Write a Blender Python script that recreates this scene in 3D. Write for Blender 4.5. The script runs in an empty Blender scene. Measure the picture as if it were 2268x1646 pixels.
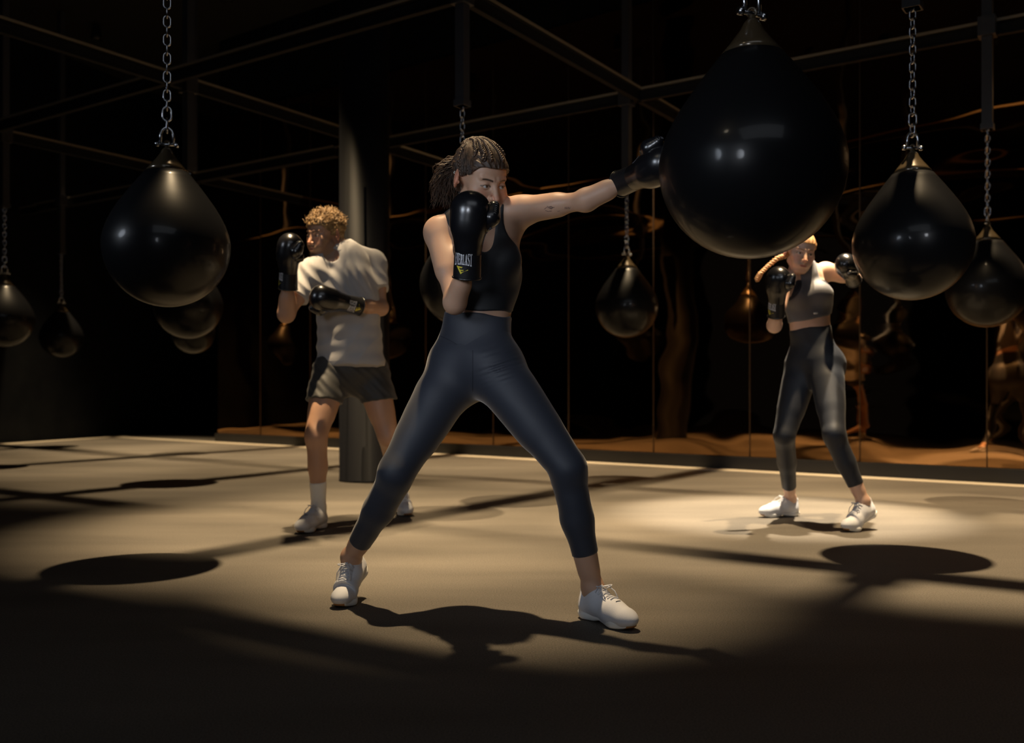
import bpy, bmesh, math, random
import numpy as np
from mathutils import Vector, Matrix
from mathutils.bvhtree import BVHTree

# ------------------------------------------------------------------ camera
F_PX, CX, HY, CAMH = 2113.0, 1134.0, 860.0, 0.76
scene = bpy.context.scene
cam_d = bpy.data.cameras.new('camera'); cam = bpy.data.objects.new('camera', cam_d)
scene.collection.objects.link(cam); scene.camera = cam
cam.location = (0, 0, CAMH); cam.rotation_euler = (math.radians(90), 0, 0)
cam_d.sensor_width = 36; cam_d.lens = F_PX / 2268 * 36
cam_d.shift_y = (HY - 823) / 2268
cam_d.clip_start = 0.05
cam_d.dof.use_dof = True; cam_d.dof.focus_distance = 3.12; cam_d.dof.aperture_fstop = 2.6

def P(x, y, d):
    """a point of the photograph at depth d, in metres"""
    return Vector(((x - CX) / F_PX * d, d, CAMH - (y - HY) / F_PX * d))

# ------------------------------------------------------------------ world, view
w = bpy.data.worlds.new('world'); scene.world = w; w.use_nodes = True
w.node_tree.nodes['Background'].inputs[0].default_value = (0.010, 0.012, 0.018, 1)
w.node_tree.nodes['Background'].inputs[1].default_value = 0.3
vs = scene.view_settings
vs.view_transform = 'Standard'; vs.look = 'None'; vs.exposure = 0.30; vs.gamma = 1.0
vs.use_curve_mapping = False
scene.cycles.use_denoising = True
scene.cycles.sample_clamp_indirect = 3.0
scene.cycles.max_bounces = 6

# grid directions of the ceiling rig
U = Vector((0.556, 0.831, 0)).normalized()
V = Vector((0.831, -0.556, 0)).normalized()

# bag positions: name -> (x px, bottom y px, depth, radius)
BAGS = [
    ('A', 370, 680, 4.18, .268), ('B', 417, 750, 7.75, .272), ('C', 428, 783, 11.2, .25),
    ('D', 10, 768, 9.3, .27), ('E', 136, 792, 12.5, .27), ('F', 1665, 572, 2.62, .2525),
    ('G', 2021, 665, 4.43, .266), ('H', 2187, 725, 6.5, .266), ('I', 1388, 748, 8.1, .266),
    ('J', 1024, 722, 5.96, .266)]
BPOS = {b[0]: Vector(((b[1] - CX) / F_PX * b[3], b[3], 0)) for b in BAGS}

# ------------------------------------------------------------------ lights
LAMP_H = 5.45
WARM = (1.0, 0.74, 0.43)
def spot(name, loc, target, energy, size_deg, blend, color=WARM, radius=0.05):
    l = bpy.data.lights.new(name, 'SPOT'); l.energy = energy; l.color = color
    l.spot_size = math.radians(size_deg); l.spot_blend = blend; l.shadow_soft_size = radius
    o = bpy.data.objects.new(name, l); scene.collection.objects.link(o)
    o.location = loc
    o.rotation_euler = (Vector(target) - Vector(loc)).to_track_quat('-Z', 'Y').to_euler()
    return o
def area(name, loc, target, energy, sx, sy, color):
    l = bpy.data.lights.new(name, 'AREA'); l.energy = energy; l.color = color
    l.shape = 'RECTANGLE'; l.size = sx; l.size_y = sy
    o = bpy.data.objects.new(name, l); scene.collection.objects.link(o)
    o.location = loc
    o.rotation_euler = (Vector(target) - Vector(loc)).to_track_quat('-Z', 'Y').to_euler()
    return o
LAMPS = []
def bag_lamp(key, energy, size=44, blend=0.9, du=0.5, dv=0.0, tu=0.0, tv=0.0, pos=None, color=WARM):
    p = (pos if pos is not None else BPOS[key])
    loc = p + U * du + V * dv + Vector((0, 0, LAMP_H))
    tgt = p + U * (du + tu) + V * (dv + tv)
    spot('ceiling_lamp_light', loc, tgt, energy, size, blend, color)
    LAMPS.append((loc, tgt, key, pos))
bag_lamp('A', 2000, 42, 0.8, tu=.8, tv=.0)
bag_lamp('J', 1200, 44, 0.9, tu=.1)
bag_lamp('I', 1350, 48, 0.9)
bag_lamp('G', 1800, 44, 0.4, tu=.25, tv=.0)
bag_lamp('H', 1400, 48, 0.8)
bag_lamp('B', 1100, 48, 0.9)
bag_lamp('C', 1500, 48, 0.9)
bag_lamp('D', 1100, 48, 0.9)
bag_lamp('E', 1300, 48, 0.9)
bag_lamp('K', 1500, 48, 0.9, pos=Vector((-1.25, 9.7, 0)))
bag_lamp('L', 1250, 25, 0.9, du=0, pos=Vector((-.22, 3.80, 0)), tu=-.02, tv=.22)
bag_lamp('L', 3600, 24, 0.7, du=0, pos=Vector((1.98, 5.95, 0)), tu=-.35, tv=-.15, color=(1, .82, .58))
bag_lamp('L', 700, 26, 0.7, du=0, pos=Vector((-1.45, 5.65, 0)), tv=.3, tu=-.1)
spot('fill_lamp_light', (-2.3, 0.5, 1.65), (0.1, 3.25, 1.15), 80, 36, 0.6, (0.78, 0.87, 1.0), 0.38)
spot('fill_lamp_light', (-3.9, 3.0, 2.1), (-1.51, 4.18, 1.45), 75, 22, 0.8, (0.80, 0.88, 1.0), 0.42)
spot('fill_lamp_light', (-1.1, -0.8, 1.5), (0.3, 5.0, 1.25), 85, 40, 0.8, (0.84, 0.90, 1.0), 0.32)
area('added_fill_light', (0.5, -2.5, 5.3), (0.5, 2.0, 0.0), 38, 5.5, 3.6, (0.86, 0.92, 1.0))  # added weak overhead fill to lift the dark foreground floor, no real fixture
spot('fill_lamp_light', (2.0, -0.6, 1.9), (1.74, 5.35, 1.15), 70, 15, 0.6, (0.90, 0.93, 1.0), 0.25)  # added fill to brighten the face of the woman in grey
spot('key_lamp_light', (-1.2, 0.85, 3.2), (0.75, 2.76, 1.55), 9, 22, 1.0, (1.0, .85, .62), 0.12)

# ------------------------------------------------------------------ materials
def mat(name, color, rough=0.5, metal=0.0, **kw):
    m = bpy.data.materials.new(name); m.use_nodes = True
    b = m.node_tree.nodes['Principled BSDF']
    b.inputs['Base Color'].default_value = (*color, 1)
    b.inputs['Roughness'].default_value = rough
    b.inputs['Metallic'].default_value = metal
    for k, v in kw.items():
        b.inputs[k.replace('_', ' ')].default_value = v
    return m
def bump(m, scale, strength, dist=0.002, detail=3, stretch=None, kind='noise'):
    nt = m.node_tree; b = nt.nodes['Principled BSDF']
    tc = nt.nodes.new('ShaderNodeTexCoord'); mp = nt.nodes.new('ShaderNodeMapping')
    if stretch: mp.inputs['Scale'].default_value = stretch
    nt.links.new(tc.outputs['Object'], mp.inputs[0])
    if kind == 'noise':
        n = nt.nodes.new('ShaderNodeTexNoise'); n.inputs['Scale'].default_value = scale
        n.inputs['Detail'].default_value = detail; out = n.outputs['Fac']
    else:
        n = nt.nodes.new('ShaderNodeTexVoronoi'); n.inputs['Scale'].default_value = scale; out = n.outputs['Distance']
    nt.links.new(mp.outputs[0], n.inputs['Vector'])
    bp = nt.nodes.new('ShaderNodeBump'); bp.inputs['Strength'].default_value = strength
    bp.inputs['Distance'].default_value = dist
    nt.links.new(out, bp.inputs['Height'])
    prev = b.inputs['Normal'].links[0].from_socket if b.inputs['Normal'].links else None
    if prev: nt.links.new(prev, bp.inputs['Normal'])
    nt.links.new(bp.outputs[0], b.inputs['Normal'])
    return m
def mix_noise(m, c1, c2, scale, detail=4, stretch=None, lo=.3, hi=.7):
    nt = m.node_tree; b = nt.nodes['Principled BSDF']
    tc = nt.nodes.new('ShaderNodeTexCoord'); mp = nt.nodes.new('ShaderNodeMapping')
    if stretch: mp.inputs['Scale'].default_value = stretch
    nt.links.new(tc.outputs['Object'], mp.inputs[0])
    n = nt.nodes.new('ShaderNodeTexNoise'); n.inputs['Scale'].default_value = scale
    n.inputs['Detail'].default_value = detail
    nt.links.new(mp.outputs[0], n.inputs['Vector'])
    r = nt.nodes.new('ShaderNodeValToRGB')
    r.color_ramp.elements[0].color = (*c1, 1); r.color_ramp.elements[1].color = (*c2, 1)
    r.color_ramp.elements[0].position = lo; r.color_ramp.elements[1].position = hi
    nt.links.new(n.outputs['Fac'], r.inputs[0]); nt.links.new(r.outputs[0], b.inputs['Base Color'])
    return m

M = {}
M['floor'] = mix_noise(mat('rubber_floor', (.1, .09, .075), .72), (.070, .061, .050), (.200, .175, .143), 200, 4, lo=.28, hi=.74)
bump(M['floor'], 300, .8, .003)
# broad worn streaks on the floor
nt = M['floor'].node_tree; bs = nt.nodes['Principled BSDF']
lk = bs.inputs['Base Color'].links[0].from_socket
tc = nt.nodes.new('ShaderNodeTexCoord'); mp = nt.nodes.new('ShaderNodeMapping'); mp.inputs['Scale'].default_value = (.5, 2.2, 1)
mp.inputs['Rotation'].default_value = (0, 0, .25)
nz = nt.nodes.new('ShaderNodeTexNoise'); nz.inputs['Scale'].default_value = 1.3; nz.inputs['Detail'].default_value = 5
nt.links.new(tc.outputs['Object'], mp.inputs[0]); nt.links.new(mp.outputs[0], nz.inputs['Vector'])
rp = nt.nodes.new('ShaderNodeMapRange'); rp.inputs[1].default_value = .3; rp.inputs[2].default_value = .7
rp.inputs[3].default_value = .78; rp.inputs[4].default_value = 1.15
nt.links.new(nz.outputs['Fac'], rp.inputs[0])
mx = nt.nodes.new('ShaderNodeMix'); mx.data_type = 'RGBA'; mx.blend_type = 'MULTIPLY'; mx.inputs[0].default_value = 1
nt.links.new(lk, mx.inputs[6]); nt.links.new(rp.outputs[0], mx.inputs[7]); nt.links.new(mx.outputs[2], bs.inputs['Base Color'])
M['strip'] = mat('cream_strip', (.62, .54, .42), .6)
M['ceiling'] = mat('black_ceiling', (.004, .004, .005), .9)
M['wall'] = mix_noise(mat('black_wall', (.005, .006, .008), .75), (.004, .005, .007), (.008, .009, .011), 3)
M['wall'].node_tree.nodes['Principled BSDF'].inputs['Specular IOR Level'].default_value = .1
M['plinth'] = mat('black_plinth', (.012, .012, .014), .5)
M['beam'] = mat('beam_paint', (.009, .009, .010), .7, 0, Specular_IOR_Level=.2)
M['lit_edge'] = mat('lit_edge_tone', (.24, .20, .145), .5, .2)  # paler colour standing in for light caught on the beam edges
M['pole'] = mat('pole_paint', (.035, .037, .045), .4)
M['column'] = mix_noise(mat('column_paint', (.015, .016, .02), .45), (.013, .014, .018), (.02, .021, .027), 2.5, stretch=(1, 1, .15))
M['column'].node_tree.nodes['Principled BSDF'].inputs['Specular IOR Level'].default_value = .28
M['seam'] = mat('panel_edge', (.10, .07, .05), .9, .0, Specular_IOR_Level=.05)
m = M['mirror'] = mat('bronze_mirror', (.42, .225, .095), .03, 1.0)
bump(m, 1.0, .35, .07, 1.0, (.55, .55, 1.6))
bump(m, 3.2, .25, .010, 0, (.7, .7, 1.6))
M['rubber'] = bump(mat('bag_vinyl', (.0062, .0065, .0078), .34, 0, Specular_IOR_Level=.17, Coat_Weight=.24, Coat_Roughness=.09, Coat_IOR=1.4), 3, .2, .010, 1)
M['smoky'] = mat('smoky_vinyl', (.085, .062, .036), .22, .35, Coat_Weight=.6, Coat_Roughness=.06)
M['chrome'] = mat('chain_steel', (.55, .57, .62), .22, 1.0)
M['glove'] = bump(mat('glove_leather', (.007, .007, .009), .27, 0, Specular_IOR_Level=.75, Coat_Weight=.25, Coat_Roughness=.2), 260, .12, .0006)
M['cuff'] = bump(mat('glove_cuff', (.010, .010, .012), .36, 0, Coat_Weight=.15, Coat_Roughness=.25), 260, .12, .0006)
M['thread'] = mat('glove_thread', (.10, .10, .11), .45)
M['print_white'] = mat('print_white', (.72, .72, .76), .5)
M['print_yellow'] = mat('print_yellow', (.75, .62, .05), .5)
M['leg1'] = bump(mat('leggings_slate', (.026, .030, .044), .60, 0, Sheen_Weight=.35, Sheen_Roughness=.4), 900, .15, .0004)
M['band1'] = bump(mat('waistband_slate', (.029, .033, .047), .60, 0, Sheen_Weight=.35, Sheen_Roughness=.4), 900, .15, .0004)
M['seamline'] = mat('seam_thread', (.012, .014, .024), .8)
M['top1'] = bump(mat('black_top', (.009, .010, .013), .60, 0, Sheen_Weight=.2, Sheen_Roughness=.35), 900, .15, .0004)
M['leg3'] = bump(mat('leggings_navy', (.012, .015, .024), .6, 0, Sheen_Weight=.06, Sheen_Roughness=.4), 900, .1, .0004)
M['top3'] = mat('grey_top', (.115, .115, .135), .65, 0, Sheen_Weight=.2)
M['bra3'] = mat('navy_top', (.012, .014, .026), .6)
M['shirt'] = bump(mat('grey_shirt', (.36, .35, .355), .8, 0, Sheen_Weight=.3), 700, .2, .0005)
M['shorts'] = bump(mat('dark_shorts', (.032, .031, .030), .65, 0, Sheen_Weight=.15), 90, .2, .003)
M['sock'] = bump(mat('white_sock', (.78, .77, .74), .85), 500, .4, .001)
M['shoe'] = bump(mat('shoe_knit', (.70, .71, .76), .72), 600, .35, .0008, kind='vor')
M['sole'] = mat('shoe_sole', (.78, .77, .74), .55)
M['gum'] = mat('gum_toe', (.42, .20, .07), .55)
M['lace'] = mat('shoe_lace', (.66, .67, .72), .8)
M['mark'] = mat('shoe_mark', (.05, .05, .06), .6)
M['eyewhite'] = mat('eye_white', (.62, .60, .58), .2)
M['iris'] = mat('eye_iris', (.10, .07, .04), .15)
M['pupil'] = mat('eye_pupil', (.004, .004, .004), .1)
M['ink'] = mat('tattoo_ink', (.16, .10, .085), .7)
M['silver'] = mat('earring_metal', (.8, .78, .72), .2, 1.0)
def hair_mat(name, c1, c2):
    m = mix_noise(mat(name, c1, .55), c1, c2, 70, 2)
    return m
M['hair1'] = hair_mat('brown_hair', (.028, .017, .011), (.10, .055, .032))
M['hair2'] = hair_mat('blond_brown_hair', (.16, .09, .038), (.36, .23, .10))
M['hair3'] = hair_mat('strawberry_hair', (.30, .14, .055), (.50, .28, .12))
def skin_mat(name):
    m = mat(name, (.5, .3, .2), .48, 0)
    b = m.node_tree.nodes['Principled BSDF']
    b.inputs['Subsurface Weight'].default_value = .12
    b.inputs['Subsurface Radius'].default_value = (1, .35, .2); b.inputs['Subsurface Scale'].default_value = .012
    a = m.node_tree.nodes.new('ShaderNodeVertexColor'); a.layer_name = 'Col'
    m.node_tree.links.new(a.outputs['Color'], b.inputs['Base Color'])
    bump(m, 300, .12, .0008)
    return m
M['skin1'] = skin_mat('skin_light'); M['skin2'] = skin_mat('skin_tan'); M['skin3'] = skin_mat('skin_pale')

# ------------------------------------------------------------------ object helpers
COL = scene.collection
def tag(o, label=None, cat=None, group=None, kind=None):
    if label: o['label'] = label
    if cat: o['category'] = cat
    if group: o['group'] = group
    if kind: o['kind'] = kind
    return o
def thing(name, loc, label, cat, group=None):
    o = bpy.data.objects.new(name, None); COL.objects.link(o); o.location = loc
    o.empty_display_size = .1
    return tag(o, label, cat, group)
def mesh_obj(name, verts, faces, m, parent=None, origin=None, smooth=True, mats=None, fmat=None):
    me = bpy.data.meshes.new(name)
    verts = np.asarray(verts, dtype=np.float64)
    if origin is not None: verts = verts - np.array(origin)
    if isinstance(faces, np.ndarray):
        n, k = faces.shape
        me.vertices.add(len(verts)); me.vertices.foreach_set('co', verts.ravel().astype(np.float32))
        me.loops.add(n * k); me.loops.foreach_set('vertex_index', faces.ravel().astype(np.int32))
        me.polygons.add(n)
        me.polygons.foreach_set('loop_start', np.arange(0, n * k, k, dtype=np.int32))
        me.polygons.foreach_set('loop_total', np.full(n, k, dtype=np.int32))
        me.update(calc_edges=True)
    else:
        me.from_pydata([tuple(v) for v in verts], [], faces); me.update()
    me.polygons.foreach_set('use_smooth', np.full(len(me.polygons), bool(smooth)))
    for mm in (mats or [m]): me.materials.append(mm)
    if fmat is not None: me.polygons.foreach_set('material_index', np.asarray(fmat, dtype=np.int32))
    me.update()
    o = bpy.data.objects.new(name, me); COL.objects.link(o)
    if parent is not None: o.parent = parent
    return o
class MB:
    """collects simple shapes for one mesh object"""
    def __init__(s): s.v = []; s.f = []
    def add(s, v, f):
        n = len(s.v); s.v += [tuple(p) for p in v]; s.f += [tuple(i + n for i in q) for q in f]; return s
    def box(s, c, sx, sy, sz, ax=None, ay=None, az=None):
        ax = ax or Vector((1, 0, 0)); ay = ay or Vector((0, 1, 0)); az = az or Vector((0, 0, 1)); c = Vector(c)
        v = [c + ax * (i * sx / 2) + ay * (j * sy / 2) + az * (k * sz / 2) for k in (-1, 1) for j in (-1, 1) for i in (-1, 1)]
        return s.add(v, [(0, 2, 3, 1), (4, 5, 7, 6), (0, 1, 5, 4), (2, 6, 7, 3), (1, 3, 7, 5), (0, 4, 6, 2)])
    def tube(s, pts, r, n=6, closed=False, cap=True):
        pts = [Vector(p) for p in pts]; m = len(pts); rings = []
        rr = r if hasattr(r, '__len__') else [r] * m
        ref = None
        for i, p in enumerate(pts):
            a = pts[(i - 1) % m] if (closed or i > 0) else p
            b = pts[(i + 1) % m] if (closed or i < m - 1) else p
            t = (b - a); t = t.normalized() if t.length > 1e-9 else Vector((0, 0, 1))
            if ref is None:
                ref = t.cross(Vector((.31, .17, .93)))
                if ref.length < 1e-3: ref = t.cross(Vector((1, 0, 0)))
            ref = (ref - t * ref.dot(t)); ref = ref.normalized() if ref.length > 1e-9 else t.orthogonal().normalized()
            q = t.cross(ref)
            rings.append([p + (ref * math.cos(2 * math.pi * k / n) + q * math.sin(2 * math.pi * k / n)) * rr[i] for k in range(n)])
        v = [x for rg in rings for x in rg]; f = []
        for i in range(m if closed else m - 1):
            j = (i + 1) % m
            for k in range(n):
                l = (k + 1) % n
                f.append((i * n + k, i * n + l, j * n + l, j * n + k))
        if cap and not closed:
            f.append(tuple(reversed(range(n)))); f.append(tuple((m - 1) * n + k for k in range(n)))
        return s.add(v, f)
    def lathe(s, prof, c=(0, 0, 0), n=48):
        c = Vector(c); v = []; f = []
        for r, z in prof:
            for k in range(n):
                a = 2 * math.pi * k / n; v.append(c + Vector((r * math.cos(a), r * math.sin(a), z)))
        for i in range(len(prof) - 1):
            for k in range(n):
                l = (k + 1) % n; f.append((i * n + k, i * n + l, (i + 1) * n + l, (i + 1) * n + k))
        f.append(tuple(reversed(range(n)))); f.append(tuple((len(prof) - 1) * n + k for k in range(n)))
        return s.add(v, f)
    def build(s, name, m, parent=None, origin=None, smooth=True):
        return mesh_obj(name, s.v, s.f, m, parent, origin, smooth)

# ------------------------------------------------------------------ the room
struct = lambda o: tag(o, kind='structure')
FX0, FX1, FY0, FY1 = -12.0, 12.0, -5.0, 20.0
struct(MB().box((0, 7.5, -.05), 24, 25, .1).build('floor', M['floor'], smooth=False))
struct(MB().box((0, 7.5, 5.75), 24, 25, .1).build('ceiling', M['ceiling'], smooth=False))
W0 = Vector((-4.01, 13.38, 0)); WD = Vector((8.02, -5.91, 0)).normalized(); WN = Vector((-WD.y, WD.x, 0))  # WN points away from the camera
if WN.y < 0: WN = -WN
def along(t, off=0, z=0): return W0 + WD * t + WN * off + Vector((0, 0, z))
# wall behind the mirror panels, plinth, panels, strip
mb = MB(); mb.box(along(6.85, .16, 2.85), 14.2, .18, 5.69, WD, WN); struct(mb.build('wall_back', M['wall'], smooth=False))
mb = MB(); mb.box(along(6.85, .03, .06), 14.2, .07, .12, WD, WN); struct(mb.build('baseboard_back', M['plinth'], smooth=False))
rng = random.Random(4)
for k in range(-8, 6):
    t0 = 7.69 + k; t1 = t0 + 1.0
    t0 = max(t0, -.25)
    if t1 <= t0 + .05: continue
    # each mirror sheet is slightly bowed in its frame
    nx_, nz_ = 16, 40; vs_, fs_ = [], []
    ph = rng.uniform(0, 6.28); am = rng.uniform(.0012, .003)
    for j in range(nz_ + 1):
        for i in range(nx_ + 1):
            a = i / nx_; zz = .125 + (4.6 - .125) * j / nz_
            o_ = am * math.sin(2.1 * zz + ph) * math.sin(math.pi * a) + .0012 * math.sin(5.3 * zz + 2 * ph + 2.2 * a) * math.sin(math.pi * a)
            vs_.append(along(t0 + .004 + (t1 - t0 - .008) * a, .045 + o_, zz))
    for j in range(nz_):
        for i in range(nx_):
            q = j * (nx_ + 1) + i; fs_.append((q, q + 1, q + nx_ + 2, q + nx_ + 1))
    n0 = len(vs_)
    bk = [along(t0 + .004, .062, .125), along(t1 - .004, .062, .125), along(t1 - .004, .062, 4.6), along(t0 + .004, .062, 4.6)]
    fr = [along(t0 + .004, .0455, .125), along(t1 - .004, .0455, .125), along(t1 - .004, .0455, 4.6), along(t0 + .004, .0455, 4.6)]
    for q_ in ((bk[0], bk[3], bk[2], bk[1]), (fr[0], fr[1], bk[1], bk[0]), (fr[3], bk[3], bk[2], fr[2]), (fr[0], bk[0], bk[3], fr[3]), (fr[1], fr[2], bk[2], bk[1])):
        n1 = len(vs_); vs_ += list(q_); fs_.append((n1, n1 + 1, n1 + 2, n1 + 3))
    o = mesh_obj('wall_back_mirror', vs_, fs_, M['mirror'])
    struct(o)
    struct(MB().tube([along(t1, .040, .125), along(t1, .040, 4.6)], .0045, 6).build('trim_1', M['seam']))
# strips where the sports floor ends
def strip(a, b, wd, name, nrm):
    d = (b - a); L = d.length; d.normalize(); c = (a + b) / 2
    struct(MB().box(c + Vector((0, 0, .003)), L, wd, .006, d, nrm).build(name, M['strip'], smooth=False))
strip(along(-2.75, -.12), along(13.9, -.12), .21, 'trim_2', WN)
La, Lb = Vector((-9.6, 3.2, 0)), Vector((-6.1, 15.05, 0))
La = Lb + (Vector((-6.9, 12.85, 0)) - Lb).normalized() * 14
LD = (Lb - La).normalized(); LN = Vector((-LD.y, LD.x, 0))
strip(La, Lb, .2, 'trim_3', LN)
# left wall, a little beyond the strip, running on past the corner
WL0 = La + LN * .22; WL1 = Lb + LD * 4.5 + LN * .22
c = (WL0 + WL1) / 2
struct(MB().box(c + Vector((0, 0, 2.85)) + LN * .08, (WL1 - WL0).length, .16, 5.69, LD, LN).build('wall_left', M['wall'], smooth=False))
struct(MB().box((0, 19.9, 2.85), 24, .2, 5.69).build('wall_far', M['wall'], smooth=False))
struct(MB().box((0, -4.95, 2.85), 24, .1, 5.69).build('wall_front', M['wall'], smooth=False))
struct(MB().box((11.95, 7.5, 2.85), .1, 24.8, 5.69).build('wall_right', M['wall'], smooth=False))
# column
cpos = P(807, 1065, 7.85); cpos = Vector((cpos.x, 7.85, 0))
prof = [(.207, .0), (.207, .012), (.204, .014), (.204, 5.69)]
tag(MB().lathe(prof, cpos, 96).build('column', M['column']), kind='structure')
# ceiling rig: I-beams in two directions that meet over the bags
BZ = 3.22
def ibeam(a, b):
    d = (b - a); L = d.length; d.normalize(); n = Vector((-d.y, d.x, 0)); c = (a + b) / 2 + Vector((0, 0, BZ))
    mb = MB()
    mb.box(c + Vector((0, 0, .045)), L, .095, .015, d, n); mb.box(c + Vector((0, 0, -.040)), L, .045, .012, d, n)
    mb.box(c, L, .030, .08, d, n)
    for sg in (-1, 1): mb.box(c + n * (sg * .049) + Vector((0, 0, .047)), L, .004, .020, d, n)  # thin pale strips added to draw the lit line along the top flange
    o = mesh_obj('ceiling_beam', mb.v, mb.f, None, smooth=False, mats=[M['beam'], M['lit_edge']], fmat=[0] * 18 + [1] * 12)
    struct(o)
for k in ('A', 'B', 'D'):          # beams that run towards the mirrors
    p = BPOS[k]; ibeam(p - U * 7.0, p + U * (9.6 if k != 'A' else 5.6) * (.95 if k == 'D' else .62 if k == 'B' else 1))
for k in ('A', 'J', 'I'):
    p = BPOS[k]; ibeam(p - V * (9.2 if k == 'A' else 9.4), p + V * (7.0 if k == 'A' else 6.3 if k == 'J' else 5.2))
pc_ = BPOS['C']; ibeam(pc_ - V * 3.3, pc_ + V * 2.3)
# hanging posts and the lamps over them
for b in BAGS:
    p = BPOS[b[0]]
    zb = 2.52
    mb = MB(); mb.box(p + Vector((0, 0, (5.69 + zb) / 2)), .066, .066, 5.69 - zb, U, V)
    mb.box(p + Vector((0, 0, zb + .02)), .08, .08, .04, U, V)
    mb.box(p + Vector((0, 0, BZ)), .11, .11, .13, U, V)
    struct(mb.build('ceiling_post', M['pole'], smooth=False))
M['lamp'] = mat('lamp_black', (.01, .01, .01), .5)
OVER = {'A': 'the large left water bag', 'J': 'the bag behind the woman in the black top', 'I': 'the bag under the outstretched arm',
        'G': 'the bag before the woman in grey', 'H': 'the bag at the right edge', 'B': 'the bag half hidden behind the large left one',
        'C': 'the small far bag behind the left bags', 'D': 'the bag cut by the left edge', 'E': 'the small far bag on the left', 'K': 'the floor behind the column'}
for i, (loc, tgt, key, pos) in enumerate(LAMPS):
    where = OVER.get(key) or ('the woman punching the huge bag' if loc.y < 4.5 else 'the woman by the mirrors' if loc.x > 0 else 'the man in the grey shirt')
    t = thing('ceiling_spotlight', loc, 'black can spotlight on the ceiling over ' + where, 'spotlight', 'ceiling spotlights')
    mb = MB(); d = (tgt - loc).normalized()
    mb.tube([Vector((0, 0, .0)) - d * .03, -d * .05, -d * .2], [.075, .075, .055], 20)
    mb.build('housing', M['lamp'], t)
    MB().box((0, 0, .19), .03, .05, .09).build('bracket', M['lamp'], t)

# ------------------------------------------------------------------ water bags
BLAB = {
 'A': 'black teardrop water bag on a chain, largest one on the left', 'B': 'black water bag hanging half hidden behind the large left bag',
 'C': 'small far water bag seen lowest behind the two left bags', 'D': 'dark water bag cut off by the left edge of the photo',
 'E': 'small far black water bag hanging between the left edge and the large left bag', 'F': 'huge black water bag being hit by the glove of the woman in the black top',
 'G': 'black teardrop water bag in front of the woman in the grey crop top', 'H': 'dark water bag by the right edge, behind the larger right bag',
 'I': 'black water bag hanging under the outstretched arm, in front of the mirrors', 'J': 'dark water bag mostly hidden behind the woman in the black top'}
def bag_profile(R):
    pts = []
    for i in range(0, 17):
        a = -math.pi / 2 + (math.pi / 2) * i / 16
        pts.append((max(R * math.cos(a), .004), R * math.sin(a)))
    up = [(.07, .998), (.2, .972), (.35, .92), (.5, .845), (.65, .755), (.8, .65), (.95, .54), (1.1, .425), (1.2, .345)]
    pts += [(r * R, z * R) for z, r in up]
    cap = [(1.2, .345), (1.3, .265), (1.4, .185), (1.48, .125), (1.56, .085), (1.60, .05)]
    return pts, [(r * R, z * R) for z, r in cap]
def chain_link(mb, c, axis, L=.05, W=.029, r=.0038, tilt=0):
    """stadium shaped link, long side vertical, lying in the plane of axis and z"""
    pts = []; h = L / 2 - W / 2; n = 7
    for i in range(n + 1):
        a = math.pi * i / n; pts.append(c + axis * (W / 2 * math.cos(a)) + Vector((0, 0, h + W / 2 * math.sin(a))))
    for i in range(n + 1):
        a = math.pi + math.pi * i / n; pts.append(c + axis * (W / 2 * math.cos(a)) + Vector((0, 0, -h + W / 2 * math.sin(a))))
    mb.tube(pts, r, 6, closed=True)
for (k, bx, by, d, R) in BAGS:
    p = BPOS[k]; zb = CAMH - (by - HY) / F_PX * d; zc = zb + R
    t = thing('water_bag', (p.x, p.y, zc), BLAB[k], 'punching bag', 'teardrop water bags')
    body, cap = bag_profile(R)
    MB().lathe(body, n=96).build('bag_shell', M['rubber'], t)
    MB().lathe(cap, n=48).build('bag_cap', M['smoky'], t)
    ztop = 1.60 * R
    # eye loop, shackle and its bolts
    mb = MB(); mb.tube([(0, 0, ztop - .03), (0, 0, ztop + .01)], .010, 10)
    mb.tube([Vector((.012 * math.cos(a), 0, ztop + .018 + .012 * math.sin(a))) for a in np.linspace(0, 6.283, 13)[:-1]], .005, 6, closed=True)
    mb.build('eye_bolt', M['smoky'], t)
    rot = {'A': .3, 'G': 0.1, 'H': .9}.get(k, 0.5); ax = Vector((math.cos(rot), math.sin(rot), 0)); ay = Vector((-ax.y, ax.x, 0))
    s0 = ztop + .015
    mb = MB(); mb.tube([ax * -.026 + Vector((0, 0, s0)), ax * -.026 + Vector((0, 0, s0 + .045)), ax * -.020 + Vector((0, 0, s0 + .062)), ax * -.008 + Vector((0, 0, s0 + .073)),
             ax * .008 + Vector((0, 0, s0 + .073)), ax * .020 + Vector((0, 0, s0 + .062)), ax * .026 + Vector((0, 0, s0 + .045)), ax * .026 + Vector((0, 0, s0))], .0068, 8)
    mb.tube([ax * -.042 + Vector((0, 0, s0)), ax * .042 + Vector((0, 0, s0))], .0065, 8)
    for sg in (-1, 1):
        mb.tube([ax * (sg * .034) + Vector((0, 0, s0)), ax * (sg * .048) + Vector((0, 0, s0))], .012, 8)
    mb.build('shackle', M['chrome'], t)
    mb = MB(); z = s0 + .083; i = 0; zend = 2.52 - zc
    while z < zend + .03:
        big = 1.25 if i < 2 else 1.0
        chain_link(mb, Vector((0, 0, z)), ay if i % 2 == 0 else ax, .05 * big, .029 * big, .0042 * big)
        z += (.050 - .0095) * (1.25 if i < 1 else 1.0); i += 1
    mb.build('chain', M['chrome'], t)

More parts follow.
